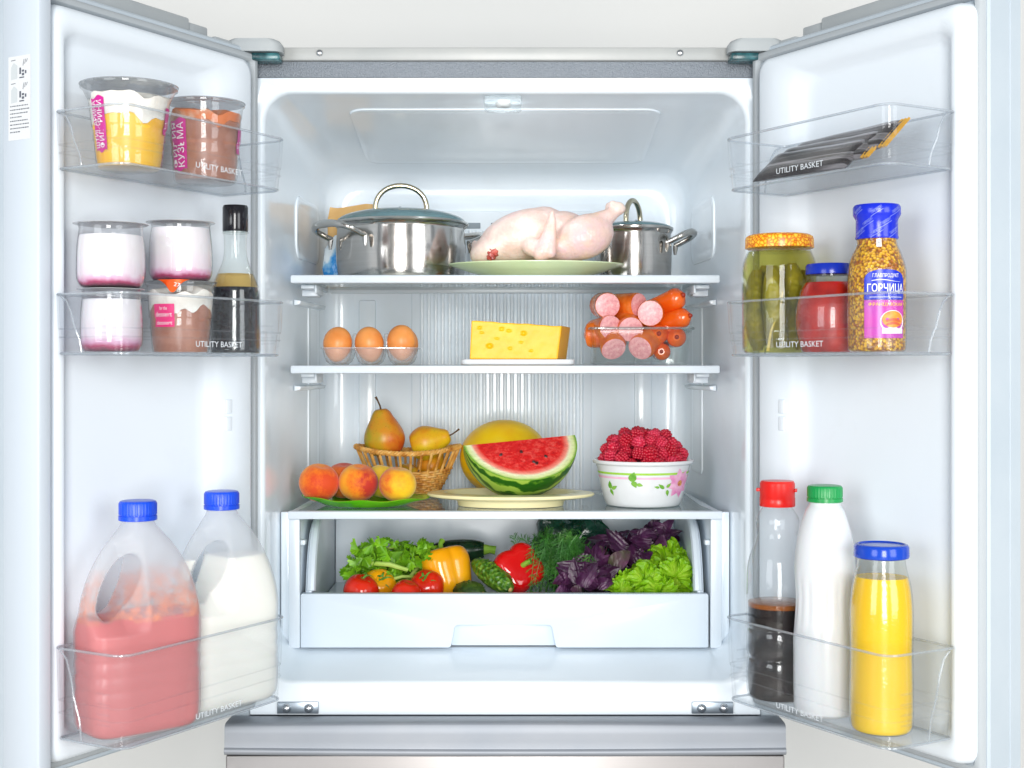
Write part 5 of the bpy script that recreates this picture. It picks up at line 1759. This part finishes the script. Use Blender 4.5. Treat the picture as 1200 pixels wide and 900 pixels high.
while tries < 9000 and len(placed) < 110:
    tries += 1
    a, q = rr2.uniform(0, 2 * PI), math.sqrt(rr2.random())
    rad = 0.0665 * q
    hgt = 0.0835 + 0.0350 * (1 - q ** 3) * (1 + 0.10 * math.sin(3 * a + 1)) - rr2.choice((0, 0, 0.012)) + rr2.uniform(-0.002, 0.004)
    p_ = Vector((rbx - 0.004 * (1 - q) + rad * math.cos(a), rby + rad * math.sin(a), S3 + hgt))
    if any((p_ - o_).length < 0.0162 for o_ in placed):
        continue
    placed.append(p_)
    o = link('raspberry', rbm, trb.m, None, p_, (rr2.uniform(0, 6), rr2.uniform(0, 6), rr2.uniform(0, 6)))
    q = rr2.uniform(0.90, 1.16)
    o.scale = (q, q, q)
    tag(o, 'red raspberry heaped in the flowered white bowl', 'raspberry', 'raspberries in the bowl')
# ------------------------------------------------------------------ crisper: vegetables and herbs
CF = -0.3988
rv = random.Random(11)


def eul(v, up=None, spin=0.0):
    """rotation that turns +z to the direction v"""
    q = Vector(v).normalized().to_track_quat('Z', 'Y')
    return (q.to_matrix().to_4x4() @ Matrix.Rotation(spin, 4, 'Z')).to_euler()


RED = pm('tomato_skin', rgb(214, 24, 14), rgb(232, 52, 20), nscale=12, rough=0.16, coat=0.3, sss=0.08, sssr=0.006)
YEL = pm('yellow_tomato_skin', rgb(250, 180, 16), rgb(252, 160, 20), nscale=14, rough=0.18, coat=0.3)
CAL = pm('calyx_green', rgb(70, 130, 36), rgb(110, 160, 60), nscale=90, rough=0.5)


def tomato(u, Y_, r, mat, label, rot, calyx=True):
    t_ = thing('tomato', label, 'tomato', (X(u, Y_), Y_, CF + r * 0.90), rot, 'tomatoes in the crisper')
    f = lambda v: Vector((v.x * (1 + 0.025 * math.cos(5 * math.atan2(v.y, v.x))), v.y * (1 + 0.025 * math.cos(5 * math.atan2(v.y, v.x))), v.z * (0.90 - (0.16 * math.exp(-(math.hypot(v.x, v.y) / (0.28 * r)) ** 2) if v.z > 0 else 0))))
    build(MB().ell((0, 0, 0), r, 32, 20, None, f), 'tomato_body', mat, t_)
    if calyx:
        m = MB()
        for k in range(6):
            a = k * PI / 3 + 0.2
            m.sheet(lambda p, q, a=a: ((0.002 + 0.021 * p) * math.cos(a) - (q - 0.5) * 0.005 * (1 - p) * math.sin(a), (0.002 + 0.021 * p) * math.sin(a) + (q - 0.5) * 0.005 * (1 - p) * math.cos(a), r * 0.80 + 0.007 * math.sin(p * 3 + k) - 0.006 * p * p), 6, 2)
        cal = build(m, 'calyx', CAL, t_)
        build(MB().tube([(0, 0, r * 0.74), (0.002, 0, r * 0.9), (0.006, 0, r * 1.02)], 0.0017, 6), 'stem', CAL, cal)


tomato(423, 0.180, 0.0300, RED, 'small red tomato beside the parsley in the crisper', (0.3, 0.2, 0))
tomato(444, 0.228, 0.0300, YEL, 'yellow tomato with green calyx between red tomatoes', (0.95, 0.1, 0.2))
tomato(500, 0.215, 0.0305, RED, 'large red tomato with green calyx next to the yellow pepper', (0.75, -0.5, 0.3))
tomato(476, 0.172, 0.0255, RED, 'low red tomato lying under two other tomatoes', (0.2, 0.3, 0), False)


def pepper(name, label, loc, rot, R, H, mat, lobes, ph):
    p = thing(name, label, 'bell pepper', loc, rot, 'bell peppers in the crisper')
    pr = smoothprof([(0.0006, H * 0.06), (R * 0.30, 0.0), (R * 0.66, H * 0.03), (R * 0.86, H * 0.18), (R * 0.97, H * 0.50), (R * 1.0, H * 0.75), (R * 0.86, H * 0.93), (R * 0.55, H * 0.985), (R * 0.26, H * 0.94), (R * 0.12, H * 0.90)], 56)
    md = lambda a, z: 1 + (0.24 * (abs(math.cos(lobes * a / 2 + ph)) - 0.62)) * min(1, 0.5 + z / H)
    build(MB().lathe(pr, 64, mod=md), 'pepper_body', mat, p, smooth=70)
    st_ = build(MB().tube([(0, 0, H * 0.89), (0.001, 0, H * 0.98), (0.004, 0.002, H * 1.10), (0.010, 0.004, H * 1.17)], [0.0085, 0.0048, 0.0042, 0.0055], 10), 'stem', pm('pepper_stem', rgb(110, 160, 34), rgb(150, 190, 70), nscale=60, rough=0.45), p)
    return p


YP = pm('yellow_pepper_skin', rgb(252, 168, 10), rgb(252, 182, 24), nscale=10, rough=0.14, coat=0.3, sss=0.06, sssr=0.008)
RP = pm('red_pepper_skin', rgb(206, 10, 16), rgb(222, 20, 22), nscale=10, rough=0.10, coat=0.4)
pepper('bell_pepper', 'glossy yellow bell pepper standing between tomatoes and cucumber', (X(530, 0.255), 0.255, CF + 0.003), (-0.34, -0.10, 0.55), 0.0420, 0.086, YP, 3, 0.75)
pepper('bell_pepper', 'glossy red bell pepper with green stem beside the dill', (X(599, 0.265), 0.290, CF + 0.034), (1.15, 0.14, 0.25), 0.0420, 0.072, RP, 4, 0.3)

# cucumbers
tcu = NT('cucumber_skin')
cn = tcu.noise(1.0, 4, tcu.mapped((120, 120, 40)))
tcu.base(tcu.ramp(tcu.math('ADD', tcu.math('MULTIPLY', cn, 0.75), tcu.math('MULTIPLY', tcu.voronoi(150), 0.5)), [(0.34, rgb(36, 78, 14)), (0.60, rgb(66, 116, 24)), (0.82, rgb(116, 158, 48)), (0.95, rgb(160, 190, 80))]))
tcu.bump(tcu.voronoi(130), 0.9, 0.005)
tcu.set(rough=0.35)


def cucumber(label, tip, tail, R, mat):
    tip, tail = Vector(tip), Vector(tail)
    L = (tip - tail).length
    c = thing('cucumber', label, 'cucumber', tail, eul(tip - tail), 'cucumbers in the crisper')
    build(cucum(L, R, 0.003), 'cucumber_body', mat, c)
    rs = random.Random(5)
    w = MB()
    for k in range(70):
        q, a = rs.uniform(0.06, 0.94), rs.uniform(0, 2 * PI)
        r = R * max(0.02, math.sin(PI * (0.03 + 0.94 * q))) ** 0.42
        w.ell((0.003 * math.sin(PI * q) + r * math.cos(a), r * math.sin(a), L * q), 0.0014, 6, 4)
    tag(build(w, 'warts', mat, c), None, None, kind='stuff')
    build(MB().ell((0, 0, L), (0.0045, 0.0045, 0.0035), 10, 6), 'blossom_end', pm('dry_tip', rgb(214, 180, 110), rough=0.6), c)


cucumber('bumpy green cucumber leaning against the red pepper', (X(598, 0.195), 0.195, Z(691, 0.195)), (X(556, 0.262), 0.262, Z(659, 0.262)), 0.0205, tcu.m)
cucumber('dark short cucumber lying below the bumpy one', (X(566, 0.175), 0.175, CF + 0.021), (X(534, 0.215), 0.215, CF + 0.021), 0.0195, pm('dark_cucumber', rgb(34, 62, 18), rgb(70, 100, 34), nscale=90, rough=0.4, bump=(120, 0.5, 0.003)))
zc = thing('zucchini', 'dark green zucchini lying across the back behind the yellow pepper', 'zucchini', (X(498, 0.33), 0.352, Z(650, 0.34)), (0, 0, 0))
zl = []
for i in range(15):
    q = i / 14
    r = 0.0225 * max(0.05, math.sin(PI * (0.04 + 0.88 * q))) ** 0.35
    zl.append([(0.105 * q, r * math.cos(2 * PI * k / 18), 0.007 * q + r * math.sin(2 * PI * k / 18)) for k in range(18)])
build(MB().loft(zl), 'zucchini_body', pm('zucchini_skin', rgb(14, 40, 26), rgb(26, 60, 36), nscale=60, rough=0.2), zc)
build(MB().tube([(0.102, 0, 0.007), (0.116, 0, 0.008), (0.126, 0, 0.006)], [0.011, 0.007, 0.008], 8), 'stem', pm('pepper_stem', None), zc)

# parsley and celery bunch
tlf = NT('parsley_leaf')
tlf.base(tlf.ramp(tlf.noise(24, 4), [(0.3, rgb(86, 150, 22)), (0.55, rgb(136, 194, 36)), (0.78, rgb(178, 220, 70))]))
tlf.set(rough=0.42, sss=0.0)
ol = tlf.add('ShaderNodeObjectInfo')
tlf2 = tlf.add('ShaderNodeHueSaturation')
lnk = tlf.p.inputs['Base Color'].links[0].from_socket
tlf.link(tlf.math('MULTIPLY_ADD', ol.outputs['Random'], 0.50, 0.75), tlf2.inputs['Value'])
tlf.link(lnk, tlf2.inputs['Color'])
tlf.base(tlf2.outputs[0])


def jagged_leaf(seed, L=0.026):
    rs = random.Random(seed)
    m = MB()
    n = 27
    edge = []
    for k in range(n):
        a = -2.5 + 5.0 * k / (n - 1)
        lob = 0.62 + 0.38 * abs(math.cos(a * 1.55)) ** 0.7
        jag = 1.0 if k % 2 == 0 else 0.78
        r = L * lob * jag * (1 - 0.12 * abs(a) / 2.5)
        edge.append((r * math.sin(a) * 0.92, r * math.cos(a) * 0.75 + L * 0.35))
    for q in (0.15, 0.4, 0.7, 1.0):
        for (x, y) in edge:
            z = 0.006 * math.sin(x * 260 + seed) * q + 0.008 * q * q * math.sin(y * 150 + 2 * seed) - 0.10 * abs(x) * 0
            m.v.append((x * q, y * q, z))
    for i in range(3):
        for k in range(n - 1):
            m.f.append((i * n + k, i * n + k + 1, (i + 1) * n + k + 1, (i + 1) * n + k))
    m.f.append(tuple(range(n)))
    return m


leafm = [jagged_leaf(s).mesh('leaf', 80) for s in (1, 2, 3)]
pb = thing('parsley_bunch', 'bunch of leafy green parsley with pale stalks by the drawer wall', 'parsley', (X(455, 0.30), 0.30, CF))
ob = Vector((X(455, 0.30), 0.30, CF))
for k in range(165):
    u = rv.uniform(406, 514)
    top = 626 + 16 * abs((u - 462) / 50) ** 2
    v = rv.uniform(top + 6, 696)
    Y_ = rv.uniform(0.235, 0.335) - (0.02 if v > 670 else 0)
    p_ = Vector((X(u, Y_), Y_, max(Z(v, Y_), CF + 0.012)))
    nrm = Vector((rv.uniform(-0.7, 0.7), rv.uniform(-1.0, -0.1), rv.uniform(-0.1, 0.9)))
    o = link('leaf', leafm[k % 3], tlf.m, pb, p_ - ob, eul(nrm, spin=rv.uniform(0, 6.28)))
    s_ = rv.uniform(0.45, 0.95)
    o.scale = (s_, s_, s_)
STK = pm('pale_stalk', rgb(168, 204, 84), rgb(196, 222, 120), nscale=40, rough=0.35)
for k, (u0, v0, u1, v1, Y0_, Y1_, r) in enumerate(((436, 660, 478, 668, 0.240, 0.236, 0.0042), (470, 690, 500, 655, 0.25, 0.30, 0.0034), (455, 680, 488, 676, 0.235, 0.245, 0.003), (440, 650, 470, 640, 0.30, 0.31, 0.003), (492, 690, 505, 640, 0.27, 0.30, 0.0040), (420, 690, 440, 640, 0.26, 0.30, 0.0030), (480, 696, 450, 640, 0.28, 0.31, 0.0034))):
    a_ = Vector((X(u0, Y0_), Y0_, Z(v0, Y0_))) - ob
    b_ = Vector((X(u1, Y1_), Y1_, Z(v1, Y1_))) - ob
    mid = (a_ + b_) / 2 + Vector((0, -0.004, 0.004))
    build(MB().tube([a_, mid, b_], [r, r, r * 0.8], 8), 'stalk', STK, pb)

# dill: a mass of fine needles on soft stalks
dl = thing('dill_bunch', 'feathery bunch of dark green dill drooping beside the red pepper', 'dill', (X(650, 0.28), 0.28, CF))
od = Vector((X(650, 0.28), 0.28, CF))
nee = MB()
stm = []


def needle(m, p, d, L, w):
    d = d.normalized()
    s1 = d.orthogonal().normalized() * w
    s2 = d.cross(s1).normalized() * w
    e = p + d * L
    m.add([p + s1, p - s1 * 0.5 + s2 * 0.87, p - s1 * 0.5 - s2 * 0.87, e], [(0, 1, 3), (1, 2, 3), (2, 0, 3)])


def frond(p0, p1, sag, nb, bl):
    pts_ = []
    for i in range(nb + 1):
        q = i / nb
        pts_.append(p0.lerp(p1, q) + Vector((0, 0, sag * math.sin(PI * q))))
    nee.tube(pts_, [0.0011 * (1 - 0.7 * i / nb) for i in range(nb + 1)], 4)
    for i in range(1, nb + 1):
        d = (pts_[i] - pts_[i - 1]).normalized()
        for sgn in (-1, 1):
            side = d.cross(Vector((rv.uniform(-0.5, 0.5), -1, rv.uniform(-0.5, 0.5)))).normalized() * sgn
            bd_ = (d * 0.75 + side * 0.8 + Vector((rv.uniform(-.3, .3), rv.uniform(-.4, .2), rv.uniform(-.3, .3)))).normalized()
            Lb = bl * (1 - 0.55 * i / nb) * rv.uniform(0.7, 1.2)
            b1 = pts_[i] + bd_ * Lb
            needle(nee, pts_[i], bd_, Lb, 0.00045)
            for t_ in (0.35, 0.55, 0.75, 0.9):
                for s2 in (-1, 1):
                    dd = (bd_ + side.cross(bd_).normalized() * 0.55 * s2 + Vector((rv.uniform(-.5, .5), rv.uniform(-.5, .3), rv.uniform(-.5, .5)))).normalized()
                    needle(nee, pts_[i] + bd_ * Lb * t_, dd, Lb * 0.55 * rv.uniform(0.7, 1.2), 0.00040)


for k in range(80):
    q = rv.random()
    u0 = 630 + 62 * q + rv.uniform(-7, 7)
    v0 = 634 - 8 * math.sin(PI * q) + rv.uniform(-4, 22)
    Y0_ = rv.uniform(0.22, 0.33)
    drop = rv.uniform(20, 62)
    u1 = u0 + rv.uniform(-14, 6) - (12 if u0 > 665 else 0)
    v1 = min(v0 + drop, 700)
    Y1_ = Y0_ - rv.uniform(0.0, 0.05)
    frond(Vector((X(u0, Y0_), Y0_, Z(v0, Y0_))) - od, Vector((X(u1, Y1_), Y1_, max(Z(v1, Y1_), CF + 0.006))) - od, rv.uniform(0.002, 0.016), 9, 0.017)
for k in range(10):      # shoots that rise or stray out of the bunch
    u0, v0 = rv.uniform(604, 690), rv.uniform(636, 650)
    Y0_ = rv.uniform(0.27, 0.33)
    frond(Vector((X(u0, Y0_), Y0_, Z(v0, Y0_))) - od, Vector((X(u0 + rv.uniform(-22, 10), Y0_), Y0_, Z(v0 - rv.uniform(8, 20), Y0_))) - od, 0.002, 8, 0.014)
td = NT('dill_green')
td.base(td.ramp(td.noise(30, 4), [(0.3, rgb(30, 88, 28)), (0.55, rgb(62, 130, 40)), (0.78, rgb(112, 168, 66))]))
td.set(rough=0.5)
tag(build(nee, 'fronds', td.m, dl, smooth=0), None, None, kind='stuff')
for k in range(7):
    u0 = 622 + 9 * k
    a_ = Vector((X(u0, 0.26), 0.26 + 0.01 * (k % 3), CF + 0.004)) - od
    b_ = Vector((X(u0 + rv.uniform(-6, 12), 0.30), 0.30, Z(648, 0.30))) - od
    build(MB().tube([a_, (a_ + b_) / 2 + Vector((0.004, -0.004, 0)), b_], [0.0018, 0.0016, 0.0010], 6), 'stalk', pm('dill_stem', rgb(70, 116, 40), rough=0.5), dl)

# dark bag behind the dill
bgm = MB().ell((0, 0, 0.058), (0.072, 0.026, 0.058), 36, 24, None, lambda v: Vector((v.x * (1 + 0.16 * (v.z > 0) * math.sin(v.z * 40)), v.y, v.z + 0.010 * math.sin(v.x * 90) + 0.005 * math.sin(v.x * 200 + v.y * 90))))
bgm.mp(lambda x, y, z: (x + 0.004 * math.sin(z * 170 + y * 120), y + 0.006 * math.sin(x * 130 + z * 90) + 0.003 * math.sin(x * 320 - z * 200), max(z, 0.0)))
tbg = NT('dark_green_film')
tbg.base(tbg.ramp(tbg.noise(24, 4), [(0.35, rgb(8, 44, 34)), (0.6, rgb(16, 70, 50)), (0.8, rgb(40, 110, 84))]))
tbg.bump(tbg.noise(38, 4), 0.9, 0.010)
tbg.set(rough=0.10, coat=0.5)
tag(build(bgm.mp(lambda x, y, z: (x, y, z * 1.17)), 'herb_bag', tbg.m, None, (X(676, 0.39), 0.395, CF)), 'dark green plastic bag of herbs standing behind the dill', 'bag')

# purple basil
tbs = NT('purple_basil')
nb_ = tbs.noise(30, 4)
oi = tbs.add('ShaderNodeObjectInfo')
tbs.base(tbs.mixc(tbs.ramp(oi.outputs['Random'], [(0.86, (0, 0, 0, 1)), (0.93, (1, 1, 1, 1))]), tbs.ramp(nb_, [(0.3, rgb(44, 16, 42)), (0.55, rgb(74, 32, 70)), (0.8, rgb(120, 74, 112))]), tbs.ramp(nb_, [(0.3, rgb(70, 84, 40)), (0.7, rgb(104, 60, 90))])))
vn = tbs.add('ShaderNodeTexWave', wave_type='BANDS', bands_direction='DIAGONAL')
vn.inputs['Scale'].default_value = 60
vn.inputs['Distortion'].default_value = 2.0
tbs.link(tbs.tc(), vn.inputs['Vector'])
tbs.bump(vn.outputs['Fac'], 0.35, 0.002)
tbs.set(rough=0.38, spec=0.45)


def basil_leaf(seed):
    m = MB()

    def f(u, v):
        t_ = v
        w = 0.0165 * (math.sin(PI * t_ ** 0.75) ** 0.8 if 0 < t_ < 1 else 0.02)
        x = (u - 0.5) * 2 * w
        y = 0.052 * t_
        z = 0.35 * abs(x) - 8.0 * x * x * 0 + 0.010 * math.sin(2.6 * t_ + seed) - 0.014 * t_ * t_ + 0.0012 * math.sin(60 * t_ * (1 if u > 0.5 else 1.1) + seed) * abs(2 * u - 1)
        return (x, y, z)
    m.sheet(f, 8, 14)
    return m.mesh('leaf', 80)


bl = [basil_leaf(s) for s in (0, 1.3, 2.4)]
bs = thing('basil_bunch', 'bunch of glossy purple basil leaves between dill and lettuce', 'basil', (X(715, 0.30), 0.30, CF))
obs = Vector((X(715, 0.30), 0.30, CF))


def toward(p, d, nrm):
    """rotation with local y along d and local z near nrm"""
    y = d.normalized()
    z = (nrm - y * nrm.dot(y)).normalized()
    x = y.cross(z)
    return Matrix((x, y, z)).transposed().to_euler()


for k in range(105):
    q = rv.random()
    if k < 80:
        # a broad band rising from low left to high right
        u = 664 + 118 * q + rv.uniform(-8, 8)
        v = 684 - 62 * q + rv.uniform(-26, 20) + 6
    else:
        u, v = rv.uniform(664, 704), rv.uniform(662, 692)
    Y_ = rv.uniform(0.20, 0.32) + 0.05 * q if k < 80 else rv.uniform(0.165, 0.21)
    zz = min(max(Z(v, Y_), CF + 0.01), -0.287)
    p_ = Vector((X(u, Y_), Y_, zz))
    d = Vector((rv.uniform(-1, 1), rv.uniform(-0.7, 0.2), rv.uniform(-0.5, 0.85)))
    o = link('leaf', bl[k % 3], tbs.m, bs, p_ - obs, toward(p_, d, Vector((rv.uniform(-0.7, 0.7), -1, rv.uniform(0.0, 1.0)))))
    s_ = rv.uniform(0.6, 1.0) if zz < -0.31 else rv.uniform(0.5, 0.62)
    o.scale = (s_, s_, s_)
for k in range(6):
    a_ = Vector((X(690 + 8 * k, 0.28), 0.28, CF + 0.006)) - obs
    b_ = Vector((X(712 + 12 * k, 0.32), 0.32, Z(640 - 3 * k, 0.32))) - obs
    build(MB().tube([a_, (a_ + b_) / 2 + Vector((0, -0.01, 0.004)), b_], [0.0026, 0.0022, 0.0014], 6), 'stalk', pm('basil_stalk', rgb(96, 52, 70), rough=0.45), bs)

# curly lettuce
tlt = NT('lettuce_leaf')
n_ = tlt.noise(36, 4)
tlt.base(tlt.ramp(n_, [(0.28, rgb(112, 176, 10)), (0.5, rgb(152, 210, 24)), (0.75, rgb(190, 228, 70))]))
tlt.set(rough=0.36, spec=0.45)
trn = tlt.add('ShaderNodeBsdfTranslucent')
trn.inputs[0].default_value = rgb(150, 205, 30)
mxs = tlt.add('ShaderNodeMixShader')
mxs.inputs[0].default_value = 0.25
tlt.link(tlt.p.outputs[0], mxs.inputs[1])
tlt.link(trn.outputs[0], mxs.inputs[2])
tlt.link(mxs.outputs[0], tlt.out.inputs[0])
tlt.bump(tlt.noise(110, 4), 0.6, 0.004)


def frill(seed):
    rs = random.Random(seed)
    p1, p2, p3 = rs.uniform(0, 6), rs.uniform(0, 6), rs.uniform(0, 6)
    m = MB()

    def f(u, v):
        th = (u - 0.5) * 2.5
        r = 0.006 + 0.046 * v * (1 + 0.06 * math.sin(5 * th + p1))
        amp = 0.0105 * v ** 2.2
        z = 0.018 * v - 0.020 * v * v + 1.25 * amp * math.sin(11 * th + p2 + 2.5 * math.sin(3 * th + p3)) + 0.6 * amp * math.sin(29 * th + p3 + 3 * v) + 0.006 * math.cos(th * 1.5)
        rr_ = r + 0.55 * amp * math.cos(22 * th + p1)
        th2 = th + 0.16 * v * v * math.sin(23 * th + p3 + 4 * v)
        return (rr_ * math.sin(th2), rr_ * math.cos(th2), z)
    m.sheet(f, 90, 12)
    return m.mesh('leaf', 180)


fm = [frill(s) for s in range(5)]
lt = thing('lettuce', 'frilly bright green lettuce at the end of the crisper', 'lettuce', (X(770, 0.24), 0.24, CF))
olt = Vector((X(770, 0.24), 0.24, CF))
kk = 0
for (u, v, Y_, s_) in ((782, 664, 0.27, 0.95), (800, 672, 0.245, 0.85), (765, 678, 0.235, 0.9), (745, 690, 0.215, 0.8), (788, 690, 0.205, 0.9), (770, 655, 0.285, 0.7), (758, 692, 0.195, 0.75), (808, 690, 0.22, 0.65), (732, 697, 0.205, 0.6), (782, 650, 0.28, 0.75), (738, 688, 0.180, 0.75), (727, 694, 0.175, 0.62), (756, 682, 0.178, 0.8), (792, 676, 0.19, 0.85), (772, 692, 0.172, 0.75)):
    for j_ in range(3):
        ang = rv.uniform(-1.9, 1.9)
        d = Vector((math.sin(ang), rv.uniform(-0.5, -0.1), math.cos(ang) * 0.9 + 0.15))
        p_ = Vector((X(u, Y_), Y_ + rv.uniform(0, 0.015), max(Z(v, Y_) - 0.004, CF + 0.008))) - olt
        o = link('leaf', fm[kk % 5], tlt.m, lt, p_, toward(p_, d, Vector((rv.uniform(-0.4, 0.4), -1, 0.45))))
        o.scale = (s_ * 0.78,) * 3
        kk += 1
build(MB().tube([(0, 0, 0.004), (0.004, 0, 0.03), (0.006, 0.0, 0.055)], [0.016, 0.013, 0.008], 10), 'core', STK, lt)
